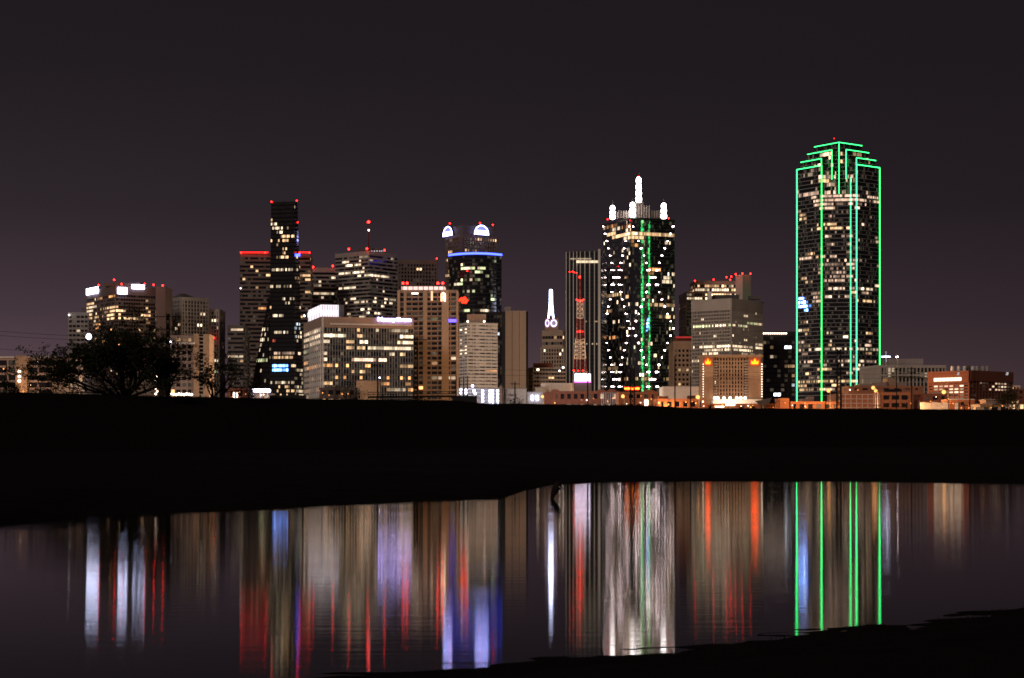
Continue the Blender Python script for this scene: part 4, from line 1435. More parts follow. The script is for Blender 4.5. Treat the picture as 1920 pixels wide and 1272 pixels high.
# white slab block
D = 1290
fp = corner_fp(858, 876.5, 932.5, D, math.radians(66))
L = [(862, 874, 612, 625, .6, 'n', 2.2), (862, 874, 636, 650, .6, 'n', 2.2), (862, 874, 655, 672, .85, 'n', 2.2), (885, 905, 668, 684, .35, 'w', 2.0),
     (908, 918, 680, 697, .6, 'o', 1.8), (900, 925, 610, 670, .06, 'o', 1.8), (880, 932, 704, 710, .3, 'w', 1.8)]
t = bld('apartment_block', 'white slab apartment block with dashed rows of small dark windows', 'building', fp, 605, D, wall='white', fh=2.58, bay=4.7,
        band=(.66, .3), pier=(.10, .32), par=1.8, lit=L, p0=.03, tone='nw', seed=140, zmin=30)
rb = random.Random(7)
for f_, xs in ((1, [878.5 + 11.2 * k for k in range(5)]), (0, [862, 870])):
    for k in range(23):
        for x in xs:
            if rb.random() < .45:
                p = on_face(fp, f_, x + 4.5 * (f_ == 1), .12)
                a = (fp[2] - fp[1]) if f_ else (fp[1] - fp[0])
                y = 607.5 + 6.4 * k
                MB().box((p.x, p.y, zt(y + 2.9, p.y)), (2.3 if f_ else 3.4, .3, 1.45), math.atan2(a.y, a.x)).build('infill_panel', 'white', t)
pbox(t, 'penthouse', 'beige', 875.5, 911, 589.5, 606, D + 16, 14)
for x in (877, 908):
    beacon(t, x, 603, D + 1, .7, 'e_whitew', 'roof_lamp')
for k, x in enumerate((861, 873)):
    pass

t = bld('office_block', 'unlit black block between white slab and blank beige tower', 'building', front_fp(902, 949, 1560, 40), 585, 1560, wall='black_metal', fh=4, bay=3,
        band=(.3, .3), pier=(.2, .3), p0=.012, tone='c', seed=141, zmin=28)

D = 1420
t = thing('blank_tower', 'windowless beige tower of three tall panels with dark joints', 'tower', (gx(967, D), D + 15, CITY))
MB().prism(front_fp(947.5, 990, D + .5, 30, 2), CITY, zt(584, D)).build('core', 'black_metal', t)
for a, b_ in ((947.6, 960), (960.7, 973.3), (974, 986.3)):
    pbox(t, 'panel', 'beige', a, b_, 583, 775, D - .3, .7)
pbox(t, 'roof_box', 'conc_grey', 946, 958, 575.5, 584, D + 10, 10)

# beige mid-rise with strip windows
D = 1440
t = bld('office_block', 'beige mid-rise with strip windows below the clock tower', 'building', corner_fp(988, 1000, 1061, D, math.radians(72)), 689, D, wall='beige', fh=3.3, bay=2.6,
        band=(.5, .3), pier=(.12, .3), par=1.2, lit=[(1004, 1022, 689, 699, .6, 'n', 2.2)], p0=.03, seed=151, zmin=24)
pbox(t, 'roof_box', 'brick', 1000, 1037, 681, 690, D + 14, 16)
beacon(t, 1056, 689.5, D - 2, .8, 'e_lamp', 'roof_lamp')
beacon(t, 1049, 695.5, D - 2, .7, 'e_lamp', 'wall_lamp')
t = thing('warehouse', 'low white shed with a ribbed front below beige mid-rise', 'building', (gx(1044, 1000), 1010, CITY))
pbox(t, 'wall', 'white', 1015, 1073, 719, 775, 1000, 30)
for k in range(19):
    pbox(t, 'rib', 'concrete', 1023 + 2.6 * k, 1023.8 + 2.6 * k, 720.5, 775, 999.6, .3)
pbox(t, 'wing', 'concrete', 1004, 1023, 727, 775, 996, 20)

# lattice mast painted red and white, with the bright screen at its foot
D = 1000
t = thing('lattice_mast', 'red and white lattice broadcast mast with red lamps', 'mast', (gx(1087.5, D), D, CITY))
def lattice(y0, y1, w0, w1, mat, r=.085, step=2.6):
    m_ = MB()
    za, zb2 = zt(y1, D), zt(y0, D)
    n_ = max(1, round((zb2 - za) / step))
    cx2 = gx(1087.5, D)
    for k in range(n_):
        f0_, f1_ = k / n_, (k + 1) / n_
        wa, wb = (w1 + (w0 - w1) * f0_) / 2 / F * D, (w1 + (w0 - w1) * f1_) / 2 / F * D
        z0_, z1_ = za + (zb2 - za) * f0_, za + (zb2 - za) * f1_
        A = [(cx2 + sx * wa, D + sy * wa, z0_) for sx, sy in ((-1, -1), (1, -1), (1, 1), (-1, 1))]
        B = [(cx2 + sx * wb, D + sy * wb, z1_) for sx, sy in ((-1, -1), (1, -1), (1, 1), (-1, 1))]
        for i in range(4):
            j = (i + 1) % 4
            m_.tube(A[i], B[i], r * 1.3, None, 4)
            m_.tube(A[i], A[j], r, None, 4)
            m_.tube(A[i], B[j], r * .8, None, 4)
            m_.tube(A[j], B[i], r * .8, None, 4)
    m_.build('lattice_section', mat, t)
lattice(519, 562, 2.2, 3.0, 'red_paint', .14, 4)
lattice(562, 597, 10.5, 12, 'white_paint')
lattice(597, 635, 12, 16.5, 'red_paint')
lattice(635, 673, 16.5, 21, 'white_paint')
lattice(673, 697, 21, 24, 'red_paint')
lattice(697, 790, 24, 30, 'white_paint')
MB().tube(px(1087, 519, D), px(1080, 511, D), .25).tube(px(1080, 511, D), px(1067, 509.5, D), .2).build('arm', 'red_paint', t)
for x, y, r_ in ((1087, 520, .9), (1081, 512, .42), (1077, 511, .42), (1073, 509.5, .42), (1068, 510, .42), (1081, 562, .5), (1084.5, 563.5, .6), (1088, 563.5, .6), (1091.5, 563.5, .6), (1094, 562, .5),
                 (1087.5, 622, 1.0), (1082.5, 622, .35), (1093, 622, .35), (1076, 695, .85), (1084, 695.5, .55), (1093, 695, .6), (1102, 695.5, .55)):
    beacon(t, x, y, D - 2, r_ * .7)
t = thing('video_screen', 'overexposed white video screen with magenta rim below the mast', 'screen', (gx(1092, 985), 985, CITY))
pbox(t, 'panel', emit_mat('screen_glow', (5, 4.6, 5.6)), 1078, 1107, 701, 715, 983, .8)
pbox(t, 'rim', 'e_pink', 1077, 1108, 714.6, 717.5, 982.8, .6)
pbox(t, 'housing', 'conc_dark', 1076, 1109, 700, 775, 984.2, 8)

# ------------------------------------------------------------------ low buildings behind the levee
def lowrise(name, label, x0, x1, y, d, wall, depth=18, fh=3.6, bay=3.0, band=(.5, .25), pier=(.35, .25), lit=(), p0=.05, tone='w', seed=1, par=1.0, bright=1.6, cat='building', tilt=0):
    t_ = bld(name, label, cat, front_fp(x0, x1, d, depth, tilt), y, d, wall=wall, fh=fh, bay=bay, band=band, pier=pier, par=par, lit=lit, p0=p0, tone=tone, seed=seed, bright=bright, zmin=12)
    rl = random.Random(seed * 7 + 3)
    for k_ in range(int((min(x1, 1920) - max(x0, 0)) / 13)):
        xl_ = rl.uniform(x0 + 1, x1 - 1)
        yl_ = rl.uniform(y + 3, float(np.interp(xl_, cr_x, cr_y)) - 1.5) if y + 3 < float(np.interp(xl_, cr_x, cr_y)) - 1.5 else y + 2
        beacon(t_, xl_, yl_, d - .6, rl.choice((.14, .18, .26)), rl.choice(('e_whitew', 'e_orange', 'e_orange')), 'wall_lamp')
    return t_

# apartment row at the left edge
t = lowrise('apartment_building', 'pale apartment row with slab balconies and uplit stair tower', -70, 129, 668.5, 700, 'pinkstone', 22, 3.1, 6.5, (.30, .6), (.10, .6), [(8, 15, 694, 700, .8, 'o', .8),
            (70, 78, 680, 688, .5, 'w', 1.6), (66, 92, 698, 708, .75, 'w', 1.5), (66, 95, 718, 726, .4, 'w', 1.3), (70, 84, 726, 738, .8, 'w', 2)], .04, 'w', 160, 1.6)
pbox(t, 'stair_tower', 'tan', 29, 50.5, 667, 775, 697, 8)
pbox(t, 'cornice', 'white', -70, 27, 669, 671, 698.5, 1.2)
pbox(t, 'cornice', 'white', 51, 129, 668.5, 670.5, 698.5, 1.2)
pbox(t, 'blank_bay', 'beige', 98, 127, 681, 775, 698, 2)
for y in (696.5, 706, 714.5):
    disc(t, 'stair_window', 'e_whitew', 36, y, 2.4, 2.4, 696.6, .3, 12)
disc(t, 'floodlight', 'e_orange', 42, 734.5, 3.5, 1.6, 690, .5, 10)
lamp_light(t, px(42, 741, 690), 3000, (1, .55, .28), .4)

# twin pillar block
D = 900
t = thing('office_building', 'block with two tall beige pillars and a ladder of windows between', 'building', (gx(360, D), D + 12, CITY))
pbox(t, 'pillar', 'tan', 362.5, 373, 626, 790, D, 14)
pbox(t, 'pillar', 'tan', 381, 392.5, 627, 790, D, 14)
for k in range(18):
    pbox(t, 'landing', 'concrete', 373.2, 380.8, 631 + 7.2 * k, 633 + 7.2 * k, D + 1, 8)
pbox(t, 'stair_glass', 'glass', 373.1, 380.9, 629, 790, D + 3, 8)
bld('', '', '', front_fp(318, 362.3, D + 2, 14), 629, D + 2, wall='pinkstone', fh=3.3, bay=3.0, band=(.45, .3), pier=(.3, .3), par=1.5,
    lit=[(322, 362, 636, 665, .22, 'wo', 1.8), (330, 362, 680, 700, .5, 'wn', 2.0)], p0=.05, tone='wo', seed=170, parent=t, zmin=20)
for k in range(9):
    beacon(t, 321 + 4.8 * k, 739 + (k % 3) * .6, D - 20, .62, 'e_whitew', 'canopy_lamp')
for k, y in enumerate((700, 706, 714, 722, 729, 734, 739)):
    beacon(t, 292 + (k % 2) * 2.5, y, D - 20, .5, 'e_whitew', 'stair_lamp')
pbox(t, 'footbridge', 'white', 300, 364, 642.5, 645, D - 3, 2)

# lit canopy and small lots near the sloping tower
t = thing('fuel_canopy', 'long white glowing canopy in front of the black prism tower', 'canopy', (gx(488, 640), 645, CITY))
pbox(t, 'canopy_roof', 'e_white', 472, 503, 729.5, 734.5, 640, 6)
for x in (474, 487, 501):
    pbox(t, 'post', 'steel', x, x + 1, 734.6, 790, 642, .5)
t = lowrise('low_shop', 'low pinkish shop under the glowing white canopy', 466, 506, 737, 655, 'pinkstone', 12, lit=[(466, 506, 737, 760, .3, 'w', 1.5)], seed=172)
t = lowrise('low_shop', 'tiny dim shop with two tall bright doorway windows', 425, 462, 728, 620, 'brick', 14, seed=173, p0=.0)
for x in (438.5, 444.5):
    pbox(t, 'doorway', 'e_whitew', x - 1.4, x + 1.4, 736, 748, 619.2, .3)
t = lowrise('low_shop', 'dim flat roofed garage with a few lit windows behind the bare bushes', 600, 668, 727, 640, 'granite', 14, seed=174, p0=.12, tone='wo')

# floodlit parking structure
D = 760
t = thing('parking_garage', 'floodlit white parking garage with blinding vertical light columns', 'garage', (gx(896, D), D + 10, CITY))
pbox(t, 'back_wall', 'white', 858, 936, 727, 790, D + 6, 10)
for k in range(6):
    pbox(t, 'deck', 'white', 876, 936, 729 + 6.3 * k, 730.8 + 6.3 * k, D, 6)
for x in (905, 918.5, 923.5, 933):
    for k in range(5):
        pbox(t, 'lamp_panel', 'e_white', x - 1.9, x + 1.9, 731.6 + 6.3 * k, 735 + 6.3 * k, D + .6, .5)
for x, y in ((864, 731), (873.5, 732), (863.5, 737), (874, 737), (889, 733), (891, 738), (886, 724)):
    disc(t, 'floodlight', 'e_white', x, y, 2.2, 2.2, D - 3, .4, 10)
pbox(t, 'side_pier', 'pinkstone', 936.5, 942, 724, 790, D - 2, 10)
t = thing('mural_block', 'low pale pink block with a dark painted mural', 'building', (gx(962, D), D + 10, CITY))
pbox(t, 'wall', 'white', 944, 987, 729, 790, D + 2, 12)
pbox(t, 'coping', 'concrete', 943, 988, 728, 729.4, D + 1.6, 13)
rm = random.Random(5)
for k in range(14):
    x, y = rm.uniform(953, 968), rm.uniform(737, 751)
    pbox(t, 'mural_patch', 'conc_dark', x, x + rm.uniform(1, 4), y, y + rm.uniform(1, 3), D + 1.7, .2)
t = thing('floodlit_shed', 'low white shed with four round lamps beside the brick warehouse', 'building', (gx(1005, D), D + 8, CITY))
pbox(t, 'wall', 'white', 988, 1018, 735, 790, D + 3, 12)
for x, y in ((998, 743.5), (1007.5, 743.5), (998, 749), (1007.5, 749)):
    disc(t, 'floodlight', 'e_white', x, y, 1.7, 1.7, D + 2.4, .3, 10)

# red brick warehouse row
D = 720
t = lowrise('brick_warehouse', 'long red brick warehouse with small arched windows and stepped gables', 1036, 1160, 733.5, D, 'brick', 20, 4.2, 2.7, (.5, .25), (.45, .3),
            [(1050, 1130, 740, 756, .35, 'p', .8), (1128, 1160, 733, 760, .6, 'p', .9)], .1, 'p', 180, 1.2)
for x in (1041, 1127, 1147):
    m = MB()
    a = px(x, 730.2, D - .5)
    w_ = 1.9
    zb2 = zt(733.6, D)
    m.add([(a.x - w_, D - .5, zb2), (a.x + w_, D - .5, zb2), (a.x + w_ * .5, D - .5, a.z), (a.x - w_ * .5, D - .5, a.z),
           (a.x - w_, D + 3, zb2), (a.x + w_, D + 3, zb2), (a.x + w_ * .5, D + 3, a.z), (a.x - w_ * .5, D + 3, a.z)],
          [(0, 1, 2, 3), (7, 6, 5, 4), (0, 4, 5, 1), (1, 5, 6, 2), (2, 6, 7, 3), (3, 7, 4, 0)])
    m.build('gable', 'brick', t)
for k in range(10):
    pbox(t, 'pilaster', 'white', 1128 + 3.3 * k, 1128.7 + 3.3 * k, 736, 775, D - .9, .4)
pbox(t, 'side_wing', 'brick', 1020, 1035.6, 736, 775, D + 3, 14)
t = lowrise('orange_shed', 'orange-lit brick shed under the glowing roof sign', 1161, 1233, 735, 690, 'brick_or', 18, 4.0, 3.2, (.6, .2), (.5, .2), [(1161, 1180, 738, 756, .3, 'o', 1.8)], .02, 'o', 181, 1.0)
m = MB()
D2 = 692
m.add([px(1204, 735.2, D2), px(1233, 735.2, D2), px(1222, 731, D2), px(1214, 731, D2), px(1204, 735.2, D2 + 14), px(1233, 735.2, D2 + 14), px(1222, 731, D2 + 14), px(1214, 731, D2 + 14)],
      [(0, 1, 2, 3), (7, 6, 5, 4), (1, 5, 6, 2), (2, 6, 7, 3), (3, 7, 4, 0), (0, 4, 5, 1)])
m.build('gable_roof', 'brick_or', t)
pbox(t, 'doorway', 'e_whitew', 1209, 1215, 750, 762, 689.4, .2)
t = thing('roof_sign', 'glowing orange-red roof sign above the orange brick shed', 'sign', (gx(1185, 700), 700, zt(735, 700)))
pbox(t, 'sign_band', 'e_redsign', 1170, 1200, 726.2, 727.4, 699.6, .4)
pbox(t, 'sign_band', 'e_redsign', 1172, 1198, 730.4, 731.4, 699.6, .4)
pbox(t, 'sign_box', emit_mat('orange_sign_box', (5, 1.6, .12)), 1171, 1199, 727.2, 730.6, 700, .4)
for x in (1173, 1197):
    pbox(t, 'post', 'black_metal', x, x + .8, 730, 736.5, 700.8, .3)
t = lowrise('low_shop', 'low orange-lit shops with a flat roof left of the crowned hotel', 1233, 1322, 748, 640, 'brick_or', 14, 4.0, 3.0, (.5, .2), (.45, .2), [], .10, 'o', 182)
pbox(t, 'roof_box', 'brick_or', 1235, 1253, 743, 750, 646, 6)
pbox(t, 'roof_box', 'brick', 1291, 1304, 742, 750, 646, 6)
t = lowrise('low_shop', 'low salmon wall and canopy in front of the crowned hotel', 1318, 1462, 757, 640, 'brick_or', 14, 4.0, 4.0, (.7, .2), (.5, .2), [], .05, 'o', 183)
for x0, x1, y in ((1341, 1358, 763), (1361, 1378, 759.5)):  # streaks of passing car lights, built as glowing bars
    pbox(t, 'car_light_streak', 'e_whitew', x0, x1, y - 1, y + 1.2, 639, .3)
t = thing('water_dish', 'grey tilted dish on legs beside the crowned hotel', 'dish', (gx(1432, 635), 635, CITY))
m = MB()
c = px(1432, 752, 634)
m.add([(c.x - 2.8, 634, c.z), (c.x + 3.0, 634, c.z + 1.2), (c.x + 1.8, 634, c.z - 1.4), (c.x - 1.2, 634, c.z - 1.5), (c.x - 2.8, 637, c.z), (c.x + 3.0, 637, c.z + 1.2), (c.x + 1.8, 637, c.z - 1.4), (c.x - 1.2, 637, c.z - 1.5)],
      [(0, 3, 2, 1), (4, 5, 6, 7), (0, 1, 5, 4), (1, 2, 6, 5), (2, 3, 7, 6), (3, 0, 4, 7)])
m.build('bowl', 'conc_dark', t)
MB().tube((c.x, 635.5, c.z - 1.4), (c.x, 635.5, CITY), .3).build('post', 'steel', t)
t = lowrise('low_shop', 'small square orange stucco house left of the green-lined tower', 1462, 1480, 747, 630, 'brick_or', 10, 4, 3, (.6, .2), (.5, .2), [], .0, 'o', 184)
t = lowrise('low_shop', 'dim orange sheds at the foot of the green-lined tower', 1480, 1574, 753, 640, 'brick_or', 14, 4.0, 3.0, (.55, .2), (.45, .2), [], .07, 'o', 185)
pbox(t, 'roof_box', 'pinkstone', 1503, 1518, 748, 755, 648, 6)
pbox(t, 'gable', 'pinkstone', 1516, 1526, 744, 755, 650, 6)

# orange parking structure with pale grid
D = 700
t = thing('parking_garage', 'orange-lit parking garage with a pale grid on its long wall', 'garage', (gx(1640, D), D + 14, CITY))
pbox(t, 'long_wall', 'brick_or', 1573, 1651, 738, 790, D, 26)
for k in range(8):
    pbox(t, 'grid_post', 'white', 1574 + 10.6 * k, 1575.1 + 10.6 * k, 739, 790, D - .35, .3)
for k in range(4):
    pbox(t, 'grid_rail', 'white', 1573, 1651, 739.5 + 8.2 * k, 740.6 + 8.2 * k, D - .65, .25)
bld('', '', '', front_fp(1651.2, 1706, D + 1, 24), 736, D + 1, wall='brick_or', fh=3.3, bay=4.5, band=(.42, .5), pier=(.22, .5), par=1.2, lit=[(1690, 1702, 740, 748, .5, 'n', 1.5)], p0=.03, seed=190, parent=t)
t = lowrise('office_block', 'stepped brown block behind the orange garage with rooftop boxes', 1592, 1731, 724, 760, 'brick_or', 26, 3.6, 5.0, (.75, .2), (.5, .2), [], .02, 'w', 191)
for a, b_, y in ((1664, 1681, 709), (1681, 1698, 718), (1640, 1666, 717.5), (1612, 1640, 720)):
    pbox(t, 'roof_box', 'tan' if y < 715 else 'pinkstone', a, b_, y, 725, 772, 10)
pbox(t, 'glass_strip', 'glass_blue', 1658, 1690, 730, 734.5, 759.4, .3)
# big brick building on the right
D = 960
fp = corner_fp(1741, 1818, 1898, D)
L = [(1822, 1887, 718, 722.5, .75, 'p', 1.4), (1822, 1887, 725, 729, .8, 'pn', 1.7), (1822, 1887, 730.5, 734.5, .7, 'pn', 1.4), (1822, 1850, 736, 740, .7, 'n', 1.4),
     (1752, 1812, 721, 726, .7, 'p', 1.3), (1752, 1812, 728, 733, .6, 'n', 1.4), (1752, 1812, 735, 739.5, .6, 'n', 1.4)]
t = bld('brick_building', 'large red brick block with a row of seven big lit windows', 'building', fp, 696, D, wall='brick', fh=1.72, bay=3.4, band=(.48, .3), pier=(.22, .32), par=6.0, bright=2.2,
        lit=[(1741, 1818, 700, 705, 0)] + L, p0=.0, tone='n', seed=192, zmin=12)
face_panel(t, 'brick_field', 'brick', fp, 0, 1741, 1817.5, 696.5, 719, .4, .62)
face_panel(t, 'brick_field', 'brick', fp, 1, 1818.5, 1898, 696.5, 716, .4, .62)
for k in range(7):
    x = 1753 + 7.45 * k
    o = face_panel(t, 'big_window', emit_mat('big_window_glow', (2.6, 2.1, 1.35), 1, 'NONE') if k == 0 else bpy.data.materials['big_window_glow'], fp, 0, x, x + 6.3, 708.5 + .6 - .22 * k, 715.5 - .22 * k, .3, .95)
for k, (x, mt) in enumerate(((1786, 'silver'), (1797.5, 'e_green2'), (1808.5, 'silver'), (1824, 'silver'), (1832, 'concrete'), (1843, 'concrete'), (1851, 'concrete'))):
    c = px(x, 696, D + 30)
    MB().lathe([(1.0, 0), (1.05, 1.2), (1.0, 2.9), (.5, 3.1)], (c.x, c.y, c.z - .2), 10).build('roof_tank', mt if mt != 'e_green2' else 'white', t)
pbox(t, 'roof_box', 'conc_dark', 1812, 1820, 686, 697, D + 32, 4)
for f_, x in ((0, 1799), (1, 1886)):
    face_panel(t, 'emblem', 'e_dimwhite', fp, f_, x - 1.6, x + 1.6, 698.5, 701.3, .3, 1.0)
    face_panel(t, 'emblem', 'e_dimwhite', fp, f_, x - 2.6, x + 1.0, 701.8, 703.6, .3, 1.0)
# right-hand corner lots
t = lowrise('brick_shop', 'low dark brick store behind the white boundary wall', 1729, 1778, 738.5, 700, 'brick', 14, 3.4, 4.0, (.5, .2), (.4, .2), [], .02, 'w', 193)
pbox(t, 'cornice', 'pinkstone', 1745, 1766, 735.5, 738.6, 699.2, 2)
t = thing('boundary_wall', 'pale floodlit boundary wall in front of the dark brick store', 'wall', (gx(1752, 640), 640, CITY))
for k in range(5):
    pbox(t, 'wall_panel', 'white', 1726 + 10.4 * k, 1736 + 10.4 * k, 754.5 + (k % 2) * 1.0, 790, 640, .5)
t = lowrise('low_shop', 'orange-lit stucco shop with a pale parapet and one white door', 1781, 1827, 749, 640, 'brick_or', 12, 5.0, 3.5, (.8, .2), (.6, .2), [], 0, 'w', 194)
pbox(t, 'coping', 'white', 1780.5, 1827.5, 748.6, 750, 639.2, 12)
pbox(t, 'door', 'white_paint', 1791, 1796.5, 755.5, 775, 639.3, .4)
t = lowrise('low_house', 'long pale low house with deep eaves at the right corner', 1839, 1925, 758, 600, 'concrete', 12, 3.2, 3.0, (.4, .2), (.3, .2), [(1839, 1925, 758, 770, .35, 'wo', 1.6)], .2, 'w', 195)
pbox(t, 'roof_eave', 'pinkstone', 1837, 1880, 757.4, 759, 598, 14)
pbox(t, 'upper_floor', 'pinkstone', 1849, 1881, 749.5, 758, 606, 8)
pbox(t, 'upper_floor', 'brick', 1881, 1922, 747, 758, 608, 8)
pbox(t, 'upper_eave', 'concrete', 1848, 1882, 748.6, 749.6, 605, 10)
row_windows(t, [1900, 1907], 754, 607.5, .9, .9, 'w', 2.0)
row_windows(t, [1900, 1916], 763, 598.8, 1.1, 1.4, 'w', 2.4)
t = lowrise('small_tower', 'small pale block beyond the large red brick building', 1898, 1913, 723, 1050, 'concrete', 14, seed=196, p0=.0)
t = lowrise('brick_shop', 'tall plain reddish block at the far right end of the row', 1908, 1960, 729, 1000, 'brick', 14, seed=197, p0=.02)

# ------------------------------------------------------------------ street lamps with their lights, then the added unseen ones
def street_lamp(label, x, y, d, mat, energy, col, r=.5, group=None, arm=1.0, name='street_lamp', flat=False):
    p = px(x, y, d)
    t_ = thing(name, label, 'lamp', (p.x + arm, p.y, CITY), group)
    MB().tube((p.x + arm, p.y, CITY), (p.x + arm, p.y, p.z + .25), .16, .10, 8).build('pole', 'steel', t_)
    MB().tube((p.x + arm, p.y, p.z + .2), (p.x, p.y, p.z + r + .12), .08, .07, 6).build('arm', 'steel', t_)
    MB().box((p.x, p.y, p.z + r + .1), (1.1, .6, .18)).build('lamp_hood', 'steel', t_)
    if flat:
        MB().lathe([(.3, -.3), (r, -.2), (r, .1), (.3, .2)], tuple(p), 12).build('bulb', mat, t_)
    else:
        MB().ball(tuple(p), r, 10).build('bulb', mat, t_, True)
    if energy:
        lamp_light(t_, (p.x, p.y - r - .7, p.z), energy, col, .6)
    return t_
SOD = (1.0, .46, .16)
WRM = (1.0, .74, .52)
WHT = (1.0, .93, .92)
street_lamp('sodium street lamp at the foot of the green-lined tower', 1553.5, 733, 610, 'e_orange', 50, SOD, .62, arm=.6)
street_lamp('sodium street lamp over the roof of the orange garage, higher of two', 1637, 727.5, 640, 'e_orange', 50, SOD, .62, arm=.8)
street_lamp('sodium street lamp over the roof of the orange garage, lower of two', 1641.5, 733.5, 625, 'e_orange', 50, SOD, .5, arm=.8)
street_lamp('brightest sodium street lamp in front of the red brick block', 1769.5, 735.5, 620, 'e_orange', 50, SOD, .72, arm=1.6)
street_lamp('sodium street lamp beside the crowned hotel', 1308.5, 745, 620, 'e_orange', 50, SOD, .7, arm=.5)
street_lamp('sodium street lamp in front of the orange brick shed', 1168, 743.5, 610, 'e_orange', 50, SOD, .62, arm=.5)
street_lamp('small sodium lamp right of the orange brick shed', 1236, 755.5, 600, 'e_orange', 50, SOD, .45, arm=.5)
street_lamp('sodium street lamp at the left end of brick warehouse', 1017, 744, 640, 'e_orange', 50, SOD, .5, arm=.5)
street_lamp('white lamp with a big halo standing behind the big tree', 166.5, 631.5, 520, 'e_white', 100, WHT, .85, arm=.4)
street_lamp('tall mast lamp with flat white head right of the green-lined tower', 1661, 669, 900, 'e_white', 100, WHT, 2.4, arm=.2, flat=True)
street_lamp('small distant mast lamp above the finned building', 1682, 669.5, 1100, 'e_dot', 0, WHT, .7, arm=.2, flat=True)
street_lamp('white lamp hanging near the pylon in front of the pale hotel', 319, 642.5, 560, 'e_white', 100, WHT, .45, arm=.3)
# unseen lamps added below the levee crest to light the building walls
k = 0
for x, d, e, col in ((110, 610, 120000, WRM), (250, 760, 50000, WRM), (380, 700, 50000, WRM), (520, 900, 60000, WRM), (640, 860, 100000, WRM), (740, 880, 100000, WRM),
                     (840, 900, 130000, WRM), (900, 690, 40000, WHT), (960, 1150, 150000, WRM), (960, 690, 26000, WHT), (1040, 900, 70000, WRM), (1090, 640, 39600, SOD), (1150, 1200, 60000, WRM), (1250, 640, 28800, SOD),
                     (1335, 980, 460000, SOD), (1400, 980, 460000, SOD), (1340, 1215, 170000, WRM), (1270, 1600, 170000, WRM), (1450, 600, 28800, SOD), (1600, 620, 72000, SOD), (1690, 640, 54000, SOD), (1720, 1200, 90000, WRM),
                     (1800, 800, 126000, SOD), (1850, 570, 25200, SOD), (700, 1500, 150000, WRM), (470, 1450, 100000, WRM), (330, 1250, 110000, WRM), (230, 1200, 80000, WRM)):
    street_lamp('added unseen lamp behind the levee that lights the building walls', x, HY - (11.0 - CAMZ) * F / d, d, 'e_orange' if col is SOD else 'e_whitew', e, col, .4, 'added wall-lighting lamps behind the levee')

# ------------------------------------------------------------------ poles, pylons and wires on the levee
def pole(label, x, ytop, off=12.0, r=.15, bars=1, name='utility_pole', lean=0.0, group=None):
    p, z = levee_px(x)
    q_ = p + lnor * off
    d = q_.y
    x_ = gx(x, d)
    zt_ = zt(ytop, d)
    zb_ = 5.0
    t_ = thing(name, label, 'pole', (x_, d, zb_), group)
    MB().tube((x_, d, zb_), (x_ + lean, d, zt_), r * 1.15, r * .8, 8).build('post', 'wood', t_)
    for k_ in range(bars):
        zc2 = zt_ - .5 - k_ * .9
        MB().box((x_ + lean, d - r - .06, zc2), (2.2, .12, .14), ldir.angle_signed(Vector((1, 0)))).build('crossarm', 'wood', t_)
        for s in (-.9, .9, -.35, .35):
            MB().tube((x_ + lean + s, d - r - .06, zc2 + .07), (x_ + lean + s, d - r - .06, zc2 + .3), .05, .03, 6).build('insulator', 'black_metal', t_)
    return Vector((x_ + lean, d, zt_))
TOPS = {}
for x, yt, bars, lab in ((708, 682, 1, 'thin dark pole before the office with the violet-white sign'), (946.5, 728, 0, 'short bare pole before the floodlit pink block'),
                         (965.5, 716, 1, 'utility pole with crossarm before the muralled block'), (1102, 690, 0, 'bare pole rising before the red brick warehouse'),
                         (1265.5, 668, 0, 'tall bare pole at the right edge of the mirror tower'), (1295, 706, 0, 'bare pole left of the crowned hotel'),
                         (1333, 757, 1, 'stubby pole with crossarm below the crowned hotel'), (1481, 682, 0, 'tall bare pole between black tower and green-lined tower'),
                         (1681, 690, 1, 'dark pole before the finned building beside the garage'), (1709.5, 688, 2, 'dark pole with two crossarms right of the garage'),
                         (1818.5, 690, 0, 'tall pole standing at the corner of red brick block'), (1643, 757, 1, 'stubby pole with crossarm before the orange garage'),
                         (1808, 757, 1, 'stubby pole with crossarm before the stucco shop'), (1700, 760, 0, 'short stake right of the orange garage'),
                         (1548, 752, 0, 'short stake left of the steel pylon')):
    TOPS[x] = pole(lab, x, yt, bars=bars)
for x, yt in ((855, 705), (861.5, 708), (869.5, 706), (876.5, 705)):
    pole('slim dark post of the pump house gantry', x, yt, 6.0, .13, 0, 'gantry_post', group='pump house gantry posts')
def pylon(label, x, ytop, w0=6.0, w1=3.0, off=14.0, arms=2):
    p, z = levee_px(x)
    q_ = p + lnor * off
    d = q_.y
    c = Vector((gx(x, d), d, 5.0))
    t_ = thing('lattice_pylon', label, 'pylon', c)
    zt_ = zt(ytop, d)
    wa, wb = w0 / 2 / F * d, w1 / 2 / F * d
    n_ = 14
    m_ = MB()
    for k_ in range(n_):
        f0_, f1_ = k_ / n_, (k_ + 1) / n_
        a_, b2 = wa + (wb - wa) * f0_, wa + (wb - wa) * f1_
        z0_, z1_ = 5 + (zt_ - 5) * f0_, 5 + (zt_ - 5) * f1_
        A = [(c.x + sx * a_, d + sy * a_, z0_) for sx, sy in ((-1, -1), (1, -1), (1, 1), (-1, 1))]
        B = [(c.x + sx * b2, d + sy * b2, z1_) for sx, sy in ((-1, -1), (1, -1), (1, 1), (-1, 1))]
        for i in range(4):
            j = (i + 1) % 4
            m_.tube(A[i], B[i], .10, None, 4)
            m_.tube(A[i], B[j], .055, None, 4)
            m_.tube(A[j], B[i], .055, None, 4)
    m_.build('lattice_body', 'black_metal', t_)
    for k_ in range(arms):
        z_ = zt_ - .6 - 2.4 * k_
        MB().tube((c.x - 2.4, d, z_), (c.x + 2.4, d, z_), .09, None, 6).build('crossarm', 'black_metal', t_)
    return Vector((c.x, d, zt_))
